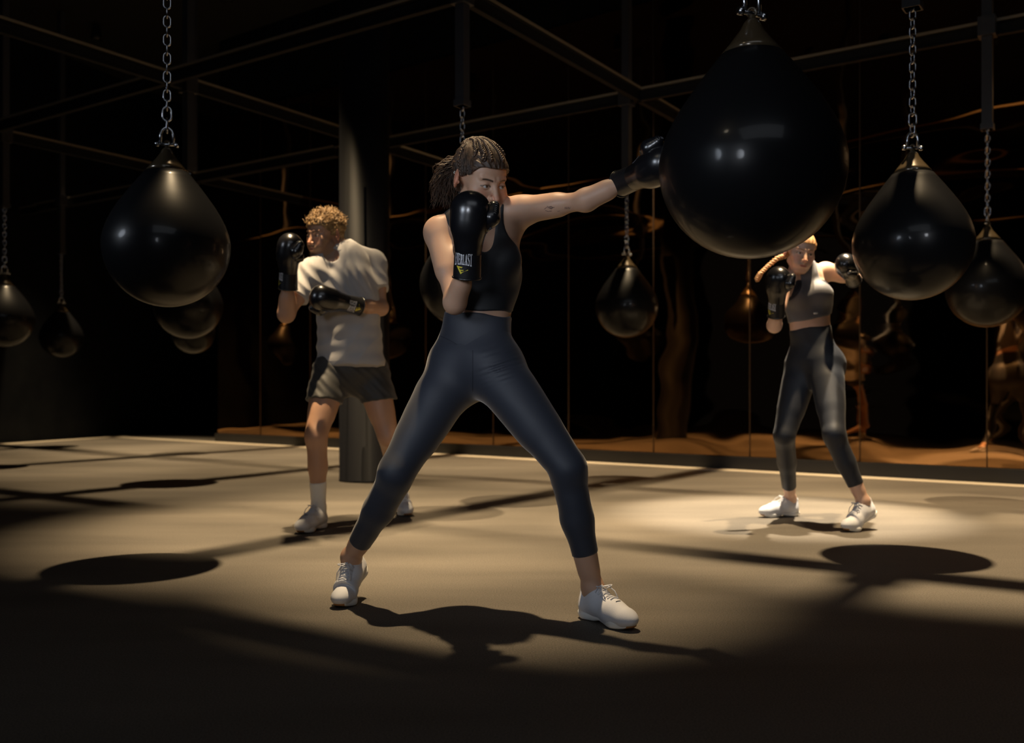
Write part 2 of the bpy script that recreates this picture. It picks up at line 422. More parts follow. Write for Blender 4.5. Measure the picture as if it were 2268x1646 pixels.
# ------------------------------------------------------------------ implicit surfaces for bodies, clothes, gloves and shoes
f32 = np.float32
def arr(v): return np.array(tuple(v), dtype=f32)
class Prim:
    __slots__ = ('fn', 'lo', 'hi', 'k', 'op', 'cuts')
    def __init__(s, fn, lo, hi, k=.03, op='u', cuts=()):
        s.fn, s.lo, s.hi, s.k, s.op, s.cuts = fn, np.array(lo), np.array(hi), k, op, list(cuts)
def frame(x, up):
    """rows: side, front, up"""
    z = Vector(up).normalized(); x = Vector(x); x = (x - z * x.dot(z)).normalized(); y = x.cross(z).normalized()
    return np.array([tuple(x), tuple(y), tuple(z)], dtype=f32)
def cone(a, b, ra, rb, k=.03, op='u', R=None, flat=1.0, cuts=(), off=0.0):
    a, b = arr(a), arr(b); m = max(ra, rb) * max(1, flat) + max(off, 0)
    if R is None:
        ba = b - a; l2 = float(ba @ ba) + 1e-12
        def fn(X, Y, Z):
            x, y, z = X - a[0], Y - a[1], Z - a[2]
            t = np.clip((x * ba[0] + y * ba[1] + z * ba[2]) / l2, 0, 1)
            return np.sqrt((x - t * ba[0]) ** 2 + (y - t * ba[1]) ** 2 + (z - t * ba[2]) ** 2) - (ra + (rb - ra) * t) - off
    else:
        S = R.copy(); S[1] = S[1] / flat; ba = S @ (b - a); l2 = float(ba @ ba) + 1e-12
        def fn(X, Y, Z):
            x, y, z = X - a[0], Y - a[1], Z - a[2]
            p = [S[i, 0] * x + S[i, 1] * y + S[i, 2] * z for i in range(3)]
            t = np.clip((p[0] * ba[0] + p[1] * ba[1] + p[2] * ba[2]) / l2, 0, 1)
            q = [p[i] - t * ba[i] for i in range(3)]
            n = np.sqrt(q[0] ** 2 + q[1] ** 2 + q[2] ** 2) + 1e-9
            g = np.sqrt(q[0] ** 2 + (q[1] / flat) ** 2 + q[2] ** 2) / n
            return (n - (ra + (rb - ra) * t)) / np.maximum(g, .3) - off
    lo = np.minimum(a, b) - m; hi = np.maximum(a, b) + m
    return Prim(fn, lo, hi, k, op, cuts)
def ell(c, r, R=None, k=.02, op='u', cuts=(), off=0.0):
    c = arr(c); r = np.array(r, dtype=f32) * np.ones(3, dtype=f32)
    if R is None: R = np.eye(3, dtype=f32)
    R = np.array(R, dtype=f32)
    def fn(X, Y, Z):
        x, y, z = X - c[0], Y - c[1], Z - c[2]
        p = [R[i, 0] * x + R[i, 1] * y + R[i, 2] * z for i in range(3)]
        k0 = np.sqrt(sum((p[i] / r[i]) ** 2 for i in range(3))); k1 = np.sqrt(sum((p[i] / r[i] ** 2) ** 2 for i in range(3))) + 1e-9
        return k0 * (k0 - 1) / k1 - off
    e = np.sqrt(((R * r[:, None]) ** 2).sum(0)) + max(off, 0)
    return Prim(fn, c - e, c + e, k, op, cuts)
def with_off(prims, off, k=None, cuts=()):
    out = []
    for p in prims:
        f = p.fn
        o = off if p.op == 'u' else -off
        out.append(Prim((lambda f_, o_: (lambda X, Y, Z: f_(X, Y, Z) - o_))(f, o), p.lo - abs(off), p.hi + abs(off), p.k if k is None else k, p.op, list(p.cuts) + list(cuts)))
    return out
def smin(a, b, k):
    h = np.maximum(k - np.abs(a - b), 0) / k
    return np.minimum(a, b) - h * h * k * .25
def eval_grid(prims, lo, hi, h, post=None):
    n = np.ceil((hi - lo) / h).astype(int) + 1
    F = np.full(tuple(n), .6, dtype=f32)
    ax = [(lo[i] + h * np.arange(n[i])).astype(f32) for i in range(3)]
    for p in prims:
        mg = p.k + 3 * h
        i0 = np.clip(np.floor((p.lo - mg - lo) / h).astype(int), 0, n - 1); i1 = np.clip(np.ceil((p.hi + mg - lo) / h).astype(int) + 1, 1, n)
        if np.any(i1 <= i0): continue
        X = ax[0][i0[0]:i1[0], None, None]; Y = ax[1][None, i0[1]:i1[1], None]; Z = ax[2][None, None, i0[2]:i1[2]]
        d = p.fn(X, Y, Z)
        for (pt, nm) in p.cuts:
            d = np.maximum(d, (X - pt[0]) * nm[0] + (Y - pt[1]) * nm[1] + (Z - pt[2]) * nm[2])
        s = (slice(i0[0], i1[0]), slice(i0[1], i1[1]), slice(i0[2], i1[2]))
        kk = max(p.k, 1e-4)
        if p.op == 'u': F[s] = smin(F[s], d, kk)
        elif p.op == 's': F[s] = -smin(-F[s], d, kk)
        elif p.op == 'i':                        # keep only what is inside (needs the whole grid)
            X, Y, Z = ax[0][:, None, None], ax[1][None, :, None], ax[2][None, None, :]
            F = -smin(-F, -p.fn(X, Y, Z), kk)
    if post is not None: F = post(F, ax[0][:, None, None], ax[1][None, :, None], ax[2][None, None, :])
    return F
def nets(F, lo, h):
    s = F < 0
    c = np.zeros(tuple(np.array(F.shape) - 1), dtype=np.int8)
    for i in (0, 1):
        for j in (0, 1):
            for k in (0, 1):
                c += s[i:F.shape[0] - 1 + i, j:F.shape[1] - 1 + j, k:F.shape[2] - 1 + k]
    ids = np.argwhere((c > 0) & (c < 8))
    acc = np.zeros((len(ids), 3)); cnt = np.zeros(len(ids))
    I, J, K = ids.T
    corners = [(i, j, k) for i in (0, 1) for j in (0, 1) for k in (0, 1)]
    vals = {q: F[I + q[0], J + q[1], K + q[2]] for q in corners}
    for q in corners:
        for a in range(3):
            if q[a] == 0:
                q2 = list(q); q2[a] = 1; f0, f1 = vals[q], vals[tuple(q2)]
                m = (f0 < 0) != (f1 < 0)
                t = np.where(m, f0 / np.where(m, f0 - f1, 1), 0)
                pos = np.zeros((len(ids), 3)); pos += np.array(q); pos[:, a] += t
                acc += pos * m[:, None]; cnt += m
    verts = (ids + acc / cnt[:, None]) * h + lo
    index = -np.ones(c.shape, dtype=np.int64); index[I, J, K] = np.arange(len(ids))
    faces = []
    for a in range(3):
        b, d = (a + 1) % 3, (a + 2) % 3
        sl0 = [slice(None)] * 3; sl1 = [slice(None)] * 3; sl0[a] = slice(0, -1); sl1[a] = slice(1, None)
        A, B = s[tuple(sl0)], s[tuple(sl1)]
        E = np.argwhere(A != B)
        E = E[(E[:, b] > 0) & (E[:, d] > 0) & (E[:, b] < F.shape[b] - 1) & (E[:, d] < F.shape[d] - 1)]
        if len(E) == 0: continue
        def g(db, dd):
            q = E.copy(); q[:, b] += db; q[:, d] += dd; return index[q[:, 0], q[:, 1], q[:, 2]]
        qd = np.stack([g(-1, -1), g(0, -1), g(0, 0), g(-1, 0)], 1)
        flip = ~A[tuple(E.T)]
        qd[flip] = qd[flip][:, ::-1]
        faces.append(qd)
    return verts, np.concatenate(faces) if faces else np.zeros((0, 4), int)
def relax(v, f, it=2, lam=.5):
    e = np.concatenate([f[:, [0, 1]], f[:, [1, 2]], f[:, [2, 3]], f[:, [3, 0]]]); e = np.concatenate([e, e[:, ::-1]])
    n = len(v); deg = np.bincount(e[:, 0], minlength=n).astype(float); deg[deg == 0] = 1
    for i in range(it):
        for l in (lam, -lam * .96):
            m = np.stack([np.bincount(e[:, 0], weights=v[e[:, 1], a], minlength=n) for a in range(3)], 1) / deg[:, None]
            v = v + l * (m - v)
    return v
def surf(prims, h, post=None, lo=None, hi=None, it=2):
    L = np.min([p.lo for p in prims if p.op == 'u'], 0) - 3 * h; H = np.max([p.hi for p in prims if p.op == 'u'], 0) + 3 * h
    if lo is not None: L = np.maximum(L, lo)
    if hi is not None: H = np.minimum(H, hi)
    F = eval_grid(prims, L, H, h, post)
    for a in range(3):                           # close the shape at the border of the grid
        sl = [slice(None)] * 3
        for e in (0, -1):
            sl[a] = e; F[tuple(sl)] = np.maximum(F[tuple(sl)], h * .5)
    v, f = nets(F, L, h)
    return relax(v, f, it), f
def bvh_of(v, f): return BVHTree.FromPolygons([tuple(p) for p in v], [tuple(q) for q in f])
def col_attr(o, cols):
    a = o.data.color_attributes.new('Col', 'FLOAT_COLOR', 'POINT')
    c = np.ones((len(cols), 4), dtype=f32); c[:, :3] = cols
    a.data.foreach_set('color', c.ravel())
def smooth01(x, a, b):
    t = np.clip((x - a) / (b - a), 0, 1); return t * t * (3 - 2 * t)
def rotm(yaw, pitch, roll=0):
    return Matrix.Rotation(math.radians(yaw), 3, 'Z') @ Matrix.Rotation(math.radians(roll), 3, 'Y') @ Matrix.Rotation(math.radians(pitch), 3, 'X')

# ------------------------------------------------------------------ head
class Head:
    """local axes: -y is where the face points, x to its left, z up; origin between the ears at eye height"""
    def __init__(s, c, yaw, pitch, roll=0, sc=1.0, male=False):
        s.c = Vector(c); s.R = rotm(yaw, pitch, roll); s.sc = sc; s.male = male
        s.Rn = np.array(s.R.transposed(), dtype=f32)     # rows are the local axes in world space
    def W(s, x, y, z): return s.c + s.R @ (Vector((x, y, z)) * s.sc)
    def local(s, v): return ((np.asarray(v) - np.array(s.c)) @ s.Rn.T.astype(float)) / s.sc
    def e(s, c, r, k=.012, op='u', rot=None):
        R = s.Rn
        if rot is not None: R = np.array((s.R @ rotm(*rot)).transposed(), dtype=f32)
        return ell(s.W(*c), np.array(r) * s.sc, R, k * s.sc, op)
    def t(s, a, b, ra, rb, k=.012, op='u'): return cone(s.W(*a), s.W(*b), ra * s.sc, rb * s.sc, k * s.sc, op)
    def prims(s):
        m = s.male; j = 1.0 if m else .90; L = []
        L += [s.e((0, .018, .038), (.074, .094, .082), .02), s.e((0, -.045, .038), (.060, .045, .048), .03),
              s.e((0, -.038, -.035), (.058 * (.97 if not m else 1.02), .052, .072), .03), s.e((0, -.053, -.012), (.060, .033, .028), .03)]
        L += [s.e((0, -.074, -.098), (.024 * j, .020, .020 * j), .025)]
        for q in (-1, 1):
            L += [s.t((q * .055 * j, -.008, -.055), (q * .022, -.070, -.098), .019 * j, .014, .025),
                  s.e((q * .045, -.062, -.022), (.020, .020, .018), .02),
                  s.e((q * .034, -.074, -.052), (.022, .020, .026), .02),
                  s.t((q * .010, -.094, .023), (q * .044, -.078, .025), .0075 if m else .0055, .006, .012)]
        for q in (-1, 1):
            L += [s.e((q * .032, -.098, .000), (.0185, .0150, .0115), .010, 's')]
        L += [s.t((0, -.090, .014), (0, -.108, -.022), .0085, .0085, .012), s.t((0, -.106, -.018), (0, -.1175, -.034), .0075, .0105, .008),
              s.e((0, -.104, -.048), (.007, .008, .008), .012)]
        for q in (-1, 1):
            L += [s.e((q * .0125, -.103, -.037), (.0072, .010, .0075), .006), s.e((q * .0070, -.111, -.0445), (.0034, .0045, .003), .003, 's')]
        # eyelids: a shell with a slit, the eyeball sits inside
        for q in (-1, 1):
            L += [s.e((q * .032, -.0815, .0005), (.0158, .0138, .0128), .006)]
            L += [s.e((q * .032, -.0965, -.0008), (.0145, .012, .0052), .0015, 's')]
        # mouth
        L += [s.e((0, -.090, -.066), (.028, .016, .018), .02),
              s.e((0, -.1035, -.0625), (.0225, .0080, .0050), .006), s.e((0, -.1025, -.0715), (.0185, .0085, .0060), .006),
              s.e((0, -.113, -.0668), (.024, .008, .0014), .003, 's')]
        # ears
        for q in (-1, 1):
            L += [s.e((q * .0815, .016, -.004), (.0080, .020, .033), .006, 'u', (q * 34, 8)),
                  s.e((q * .0880, .009, .002), (.0065, .0125, .022), .004, 's', (q * 34, 8)),
                  s.e((q * .0785, .006, -.014), (.004, .006, .006), .004)]
        return L
    def colour(s, v, base, lips, brow, stubble=None):
        p = s.local(v); n = len(p); c = np.tile(np.array(base), (n, 1))
        ax = np.abs(p[:, 0]); inh = (np.abs(p[:, 0]) < .1) & (p[:, 1] < .03) & (p[:, 2] > -.13) & (p[:, 2] < .13) & (p[:, 1] > -.14)
        def mix(wt, col):
            nonlocal c; w = np.clip(wt, 0, 1)[:, None] * inh[:, None]; c = c * (1 - w) + np.array(col) * w
        red = np.array(base) * np.array((1.08, .80, .76))
        mix(.6 * smooth01(-np.hypot(ax - .042, p[:, 2] + .03), -.03, -.01) * (p[:, 1] < -.04), red)
        mix(.7 * smooth01(-np.hypot(ax, p[:, 2] + .034), -.02, -.008) * (p[:, 1] < -.09), red)
        mix(.8 * smooth01(ax, .072, .078) * (p[:, 1] > -.02), red)
        if stubble is not None:
            w_ = smooth01(-p[:, 2], .045, .06) * (p[:, 1] < .0) * (p[:, 2] > -.125) * (1 - smooth01(-np.hypot(ax / 1.2, p[:, 2] + .067), -.018, -.012))
            w2 = smooth01(ax, .05, .06) * smooth01(-p[:, 2], -.01, .03) * (p[:, 1] < -.005)
            mix(np.maximum(w_, w2) * .62, stubble)
            mix(.6 * ((np.abs(p[:, 2] + .0535) < .005) & (ax < .026) & (p[:, 1] < -.085)), stubble)
        lz = np.where(p[:, 2] > -.0668, (p[:, 2] + .0668) / .0062, (-.0668 - p[:, 2]) / .0085)
        wl = 1 - np.sqrt((ax / .025) ** 2 + lz ** 2)
        mix(smooth01(wl, 0, .25) * (p[:, 1] < -.085), lips)
        # brows
        bz = .0185 + .004 * np.sin(np.clip((ax - .012) / .034, 0, 1) * 2.4)
        wb = smooth01(-np.abs(p[:, 2] - bz), -(.0042 if not s.male else .0050), -.002) * smooth01(ax, .011, .015) * (1 - smooth01(ax, .044, .050)) * (p[:, 1] < -.055)
        mix(wb * .95, brow)
        # lash line
        wle = smooth01(-np.abs(np.sqrt(((ax - .032) / .0155) ** 2 + ((p[:, 2] + .0005) / .0062) ** 2) - 1.02), -.22, -.1) * (p[:, 1] < -.07) * (p[:, 2] > -.0022)
        mix(wle * .8, np.array(brow) * .5)
        return c
    def eyes(s, parent, origin, gaze):
        gz = Vector(gaze)
        for q in (-1, 1):
            c = s.W(q * .032, -.0800, -.0004); r = .0125 * s.sc
            d = (gz - c).normalized(); dl = (-(s.R @ Vector((0, 1, 0)))) 
            d = (d * .5 + dl * .5).normalized() if d.dot(dl) < .75 else d
            bm = bmesh.new(); bmesh.ops.create_uvsphere(bm, u_segments=32, v_segments=32, radius=r)
            Rq = Vector((0, 0, 1)).rotation_difference(d).to_matrix()
            vv = [c + Rq @ v.co for v in bm.verts]; ff = [tuple(v.index for v in f.verts) for f in bm.faces]
            fm = []
            for f in bm.faces:
                a = f.calc_center_median().normalized().z; fm.append(2 if a > .955 else 1 if a > .84 else 0)
            bm.free()
            mesh_obj('eye', vv, ff, None, parent, origin, mats=[M['eyewhite'], M['iris'], M['pupil']], fmat=fm)

# ------------------------------------------------------------------ body
def lerp(a, b, t): return a + (b - a) * t
def body_prims(J, B):
    """J: joints in the world, B: build (thickness factors)"""
    g = {}
    m = B['male']; T = B.get('t', 1.0); A = B.get('arm', 1.0); Lg = B.get('leg', 1.0)
    sx = J['shR'] - J['shL']; hx = J['hipR'] - J['hipL']
    Rc = frame(sx, J['neck'] - J['waist']); Rp = frame(hx, J['waist'] - J['pelvis'])
    cx, cf, cu = [Vector(map(float, r)) for r in Rc]; px_, pf, pu = [Vector(map(float, r)) for r in Rp]
    if 'front' in J:
        cf = Vector(J['front']).normalized(); cf = (cf - cu * cf.dot(cu)).normalized(); cx = cu.cross(cf).normalized() 
        Rc = np.array([tuple(cx), tuple(cf), tuple(cu)], dtype=f32)
    g['Rc'], g['Rp'], g['cx'], g['cf'], g['cu'], g['pf'], g['pu'], g['px'] = Rc, Rp, cx, cf, cu, pf, pu, px_
    wp, ww, wc, wu = B['w']       # half widths: pelvis, waist, ribs, upper chest
    t = []
    t += [cone(J['pelvis'] + pu * B.get('pl', -.02), J['waist'], wp, ww, .04, R=Rp, flat=.68),
          cone(J['waist'], J['chest'], ww, wc, .04, R=Rc, flat=.70),
          cone(J['chest'], J['upper'], wc, wu, .04, R=Rc, flat=.68)]
    nb = J['neck']
    for k, q in (('shL', -1), ('shR', 1)):
        inner = lerp(nb, J[k], .55)
        t += [cone(nb - cu * .02, lerp(nb, J[k], .8) + cu * .004, .045 * T, .036 * T, .045)]
        t += [cone(nb + cu * (.05 if m else .035), inner + cu * .012, .034 * T, .026 * T, .05)]
        t += [cone(lerp(J['chest'], J[k], .25) - cf * .025, J[k] - cf * .02 - cu * .02, .055 * T, .034 * T, .05)]
        if m:
            t += [ell(J['upper'] + cx * (q * .068) + cf * .062 - cu * .055, (.085, .042, .062), Rc, .05)]
        else:
            t += [ell(J['upper'] + cx * (q * .062) + cf * .066 - cu * .088, (.056, .050, .054), Rc, .045)]
    g['torso'] = t
    g['neck'] = [cone(nb - cu * .02, J['headbase'], (.060 if m else .048) * T, (.058 if m else .046) * T, .03)]
    arms = []
    for sd in 'LR':
        s_, e_, w_ = J['sh' + sd], J['el' + sd], J['wr' + sd]
        arms += [ell(s_, (.049 * A, .047 * A, .050 * A), None, .035),
                 cone(s_, e_, .043 * A, .034 * A, .03), cone(lerp(s_, e_, .12), lerp(s_, e_, .55), .043 * A, .040 * A, .03),
                 cone(e_, w_, .033 * A, .0255 * A, .025), cone(lerp(e_, w_, .10), lerp(e_, w_, .50), .031 * A, .032 * A, .03),
                 ell(e_, .033 * A, None, .02)]
        hd = J['gd' + sd]; arms += [cone(w_, w_ + hd * .05, .0245 * A, .024, .02)]
    g['arms'] = arms
    legs = []; g['hips'] = []
    for sd, q in (('L', -1), ('R', 1)):
        h_, k_, a_ = J['hip' + sd], J['kn' + sd], J['an' + sd]
        g['hips'] += [ell(h_ - pf * .055 - pu * .01 - px_ * (q * .01), (.078, .075, .085), Rp, .06)]
        ax = (k_ - h_).normalized(); sh = (a_ - k_).normalized()
        kf = J.get('kf' + sd); kf = Vector(kf) if kf is not None else pf
        kf = (kf - ax * kf.dot(ax)).normalized()
        Rs = frame(kf.cross(sh), -sh); back = -(kf - sh * kf.dot(sh)).normalized()
        thigh = [cone(h_ + pu * .01, k_, .088 * Lg, .050 * Lg, .05), cone(lerp(h_, k_, .25) + kf * .018, lerp(h_, k_, .85) + kf * .006, .062 * Lg, .046 * Lg, .04),
                 cone(lerp(h_, k_, .14) - px_ * (q * .014), lerp(h_, k_, .6) - px_ * (q * .006), .060 * Lg, .050 * Lg, .05)]
        knee = [ell(k_ + kf * .012, .047 * Lg, None, .03)]
        shin = [cone(k_, a_, .043 * Lg, .030 * Lg, .03), cone(lerp(k_, a_, .12) + back * .016, lerp(k_, a_, .42) + back * .014, .040 * Lg, .040 * Lg, .045),
                cone(lerp(k_, a_, .42) + back * .014, lerp(k_, a_, .85) + back * .006, .038 * Lg, .026 * Lg, .03)]
        g['thigh' + sd], g['knee' + sd], g['shin' + sd] = thigh, knee, shin
        legs += thigh + knee + shin
        tp = J['toe' + sd]; hl = J['heel' + sd]
        legs += [ell(a_, (.031 * Lg,) * 3, None, .02), cone(a_, hl, .030, .022, .02), cone(a_, tp, .027, .020, .02)]
    g['legs'] = legs
    return g
def pass_planes(J, sd, t, off=0):
    a, b = J['kn' + sd], J['an' + sd]; n = (b - a).normalized(); return (lerp(a, b, t), n)

def add_body(parent, base, g, head, m, colour, h=.005, hh=.0022, extra=()):
    prims = g['torso'] + g['hips'] + g['legs'] + g['arms'] + g['neck'] + head.prims() + list(extra)
    # the trunk and limbs, then the head at a finer pitch from the same field, as one mesh
    cut = head.W(0, 0, -.118); zc = cut.z
    P1 = [p for p in prims]
    hc = np.array(head.c)
    box_lo, box_hi = hc - .135 * head.sc, hc + .135 * head.sc
    box_lo[2] = zc
    L = np.min([p.lo for p in prims if p.op == 'u'], 0) - 3 * h; H = np.max([p.hi for p in prims if p.op == 'u'], 0) + 3 * h
    F = eval_grid(prims, L, H, h); v1, f1 = nets(F, L, h); v1 = relax(v1, f1, 2)
    F = eval_grid(prims, box_lo - 2 * hh, box_hi, hh); v2, f2 = nets(F, box_lo - 2 * hh, hh); v2 = relax(v2, f2, 2, .35)
    # keep coarse faces outside of the head box, fine faces inside
    ins = np.all((v1 > box_lo + h * .2) & (v1 < box_hi - 4 * hh - h * .2), axis=1)
    f1 = f1[~np.all(ins[f1], axis=1)]
    v = np.concatenate([v1, v2]); f = np.concatenate([f1, f2 + len(v1)])
    used = np.unique(f); mp = -np.ones(len(v), int); mp[used] = np.arange(len(used)); v, f = v[used], mp[f]
    o = mesh_obj('body', v, f, m, parent, base)
    col_attr(o, colour(v))
    return o, v, f
def cloth(name, parent, base, prims, h, m, post=None, it=3):
    v, f = surf(prims, h, post, it=it)
    return mesh_obj(name, v, f, m, parent, base), v, f
def on_surface(bvh, pts, off=.0005):
    out = []
    for p in pts:
        r = bvh.find_nearest(Vector(p))
        out.append(r[0] + r[1] * off)
    return out
def shoot(bvh, px, off=.0005, d0=.5):
    """where the ray through a pixel of the photograph meets a surface"""
    o = Vector((0, 0, CAMH)); out = []
    for (x, y) in px:
        d = (P(x, y, 1.0) - o).normalized(); r = bvh.ray_cast(o, d)
        if r[0] is not None: out.append(r[0] + r[1] * off * (1 if r[1].dot(d) < 0 else -1))
    return out

# ------------------------------------------------------------------ boxing glove (local: z from the cuff to the knuckles, -y back of the hand, +x thumb)
def make_glove():
    k = .018
    mitt = [cone((0, 0, .085), (0, -.002, .15), .043, .052, k), ell((0, -.006, .195), (.060, .052, .068), None, .03),
            ell((0, .010, .228), (.056, .048, .044), None, .03), ell((-.002, .034, .205), (.051, .034, .050), None, .012),
            cone((-.03, .045, .160), (.03, .045, .160), .020, .020, .015)]
    mitt = with_off(mitt, 0)
    v1, f1 = surf(mitt, .0030, it=4)
    th = [cone((.040, .014, .152), (.064, .018, .196), .014, .025, .02), cone((.064, .018, .196), (.066, .034, .226), .025, .021, .02)]
    v2, f2 = surf(th, .0030, it=3)
    # crease and seam ridges
    cuff = [cone((0, 0, -.02), (0, 0, .118), .0455, .0415, .002, cuts=[((0, 0, .0), (0, 0, -1)), ((0, 0, .108), (0, 0, 1))]),
            cone((0, 0, -.05), (0, 0, .03), .036, .036, .004, 's')]
    v3, f3 = surf(cuff, .0028, it=3)
    return (v1, f1), (v2, f2), (v3, f3)
GL = make_glove()
def glyphs():
    """condensed slab letters, each in a 0..1 box, as quads"""
    S = .27; T = .10
    def q(x0, y0, x1, y1, w0, w1=None):
        w1 = w0 if w1 is None else w1
        return [(x0 - w0 / 2, y0), (x0 + w0 / 2, y0), (x1 + w1 / 2, y1), (x1 - w1 / 2, y1)]
    def r(x0, y0, x1, y1): return [(x0, y0), (x1, y0), (x1, y1), (x0, y1)]
    G = {}
    G['E'] = [r(.14, 0, .14 + S, 1), r(0, 0, .95, T), r(0, 1 - T, .95, 1), r(.3, .46, .72, .54), r(.84, 0, .95, .25), r(.84, .75, .95, 1), r(.64, .38, .73, .62)]
    G['V'] = [q(.24, 1, .50, 0, .30, .22), q(.80, 1, .52, 0, .12, .12), r(0, 1 - T, .48, 1), r(.62, 1 - T, 1, 1)]
    G['R'] = [r(.12, 0, .12 + S, 1), r(0, 0, .5, T), r(0, 1 - T, .72, 1), r(.3, .46, .70, .55), r(.60, .50, .86, .97), q(.52, .5, .84, 0, .26, .26), r(.72, 0, 1, T)]
    G['L'] = [r(.14, 0, .14 + S, 1), r(0, 0, .95, T), r(0, 1 - T, .55, 1), r(.84, 0, .95, .32)]
    G['A'] = [q(.20, 0, .48, 1, .12, .12), q(.78, 0, .52, 1, .30, .24), r(.0, 0, .38, T), r(.58, 0, 1, T), r(.3, .30, .72, .38)]
    G['S'] = [r(.08, .56, .30, .95), r(.12, 1 - T, .86, 1), r(.80, .72, .90, 1), q(.24, .66, .76, .34, .34, .34), r(.68, .06, .92, .44), r(.12, 0, .84, T), r(.06, 0, .16, .28)]
    G['T'] = [r(.36, 0, .36 + S, 1), r(.0, 1 - T, 1, 1), r(0, .74, .1, 1), r(.9, .74, 1, 1), r(.2, 0, .8, T)]
    return G
GLY = glyphs()
def glove_prints(parent, flip=False):
    """white lettering and the yellow mark, wrapped round the cuff on the back of the hand"""
    v, f = [], []
    word = 'EVERLAST'; W = .064; n = len(word); cw = W / n * .90
    def put(poly, v, f, r=.0460):
        m = 4; n0 = len(v)                     # subdivide each quad across so that it follows the cuff
        (a, b, c, d) = poly
        for i in range(m + 1):
            t = i / m
            for j in range(m + 1):
                u_ = j / m; p0 = (lerp(a[0], d[0], u_), lerp(a[1], d[1], u_)); p1 = (lerp(b[0], c[0], u_), lerp(b[1], c[1], u_))
                x = p0[0] + (p1[0] - p0[0]) * t; y = p0[1] + (p1[1] - p0[1]) * t
                rr = .0455 + (.0415 - .0455) * ((y + .02) / .138) + .0007
                an = x / .0445; v.append(((-1 if flip else 1) * rr * math.sin(an), -rr * math.cos(an), y))
        for i in range(m):
            for j in range(m): k = n0 + i * (m + 1) + j; f.append((k, k + m + 1, k + m + 2, k + 1))
    for i, ch in enumerate(word):
        x0 = -W / 2 + W / n * i
        for qd in GLY[ch]:
            pts = []
            for (gx, gy) in qd:
                X = x0 + gx * cw; e = (2 * X / W)
                y0 = .050 - .005 * e * e; y1 = .082 + .012 * e * e      # taller towards both ends
                pts.append((X, y0 + (y1 - y0) * gy))
            put(pts, v, f)
    o = mesh_obj('logo_lettering', v, f, M['print_white'], parent, smooth=False)
    v, f = [], []
    for qd in ([(-.022, .045), (-.013, .042), (.000, .024), (-.004, .020)], [(-.006, .021), (-.001, .027), (.020, .034), (.018, .036)],
               [(-.021, .045), (.002, .043), (-.002, .039), (-.017, .040)], [(-.012, .034), (.006, .034), (.002, .031), (-.010, .0305)]):
        put(qd, v, f)
    mesh_obj('logo_mark', v, f, M['print_yellow'], parent, smooth=False)
GLM = {}
def place_glove(parent, base, wrist, tip, back, flip=False, sc=1.0, label=None, prints=True):
    """wrist: centre of the cuff opening, tip: direction point, back: where the back of the hand faces"""
    z = (Vector(tip) - Vector(wrist)).normalized(); b = Vector(back); b = (b - z * b.dot(z)).normalized()
    y = -b; x = y.cross(z); sx = -1 if flip else 1
    Mx = Matrix((( x.x * sx, y.x, z.x, 0), (x.y * sx, y.y, z.y, 0), (x.z * sx, y.z, z.z, 0), (0, 0, 0, 1)))
    for i in range(3):
        for j in range(3): Mx[i][j] *= sc
    loc = Vector(wrist) - Vector(base)
    Mx = Matrix.Translation(loc) @ Mx
    def mk(nm, mt, V_, F_, par, first=False):
        F2 = F_[:, ::-1] if False else F_
        o = mesh_obj(nm, V_, F2, mt, par); return o
    mitt = mk('boxing_glove', M['glove'], GL[0][0], GL[0][1], parent); mitt.matrix_local = Mx
    if label: mitt['label'] = label
    mk('thumb', M['glove'], GL[1][0], GL[1][1], mitt)
    mk('cuff', M['cuff'], GL[2][0], GL[2][1], mitt)
    if 'bvh' not in GLM:
        GLM['bvh'] = bvh_of(np.concatenate([GL[0][0], GL[1][0]]), np.concatenate([GL[0][1], GL[1][1] + len(GL[0][0])]))
    bv = GLM['bvh']
    mb = MB()
    # welt along the thumb side with its stitches, piping at the cuff
    line = on_surface(bv, [(.075 * math.cos(.15), .012 + .01 * t, .11 + .15 * t) for t in np.linspace(0, 1, 2)], 0)
    def ring(z_, r_): return [(r_ * math.cos(a), r_ * math.sin(a), z_) for a in np.linspace(0, 2 * math.pi, 33)[:-1]]
    mb.tube(ring(.1075, .0425), .0028, 6, closed=True); mb.tube(ring(.004, .0450), .0035, 6, closed=True)
    mb.tube([(.0, .0465, .006), (.0, .0425, .104)], .0016, 5)
    mb.build('piping', M['glove'], mitt)
    for (x0, y0, z0, x1, y1, z1, cnt) in ((.08, .004, .108, .075, .0, .165, 16), (.05, .075, .11, .045, .09, .20, 24), (.085, -.002, .215, .066, .06, .262, 12)):
        mb = MB(); side = [bv.find_nearest(Vector((lerp(x0, x1, t), lerp(y0, y1, t), lerp(z0, z1, t)))) for t in np.linspace(0, 1, cnt)]
        for i in range(len(side) - 1):
            p = side[i][0]; n_ = side[i][1]; d = side[i + 1][0] - p; s_ = d.cross(n_)
            if s_.length > 1e-9:
                s_.normalize(); p = p + n_ * .0004; mb.tube([p - s_ * .0040, p + d * .4 + n_ * .0007, p + s_ * .0040], .0009, 4)
        mb.build('stitching', M['thread'], mitt)
    if prints: glove_prints(mitt, flip)
    return mitt

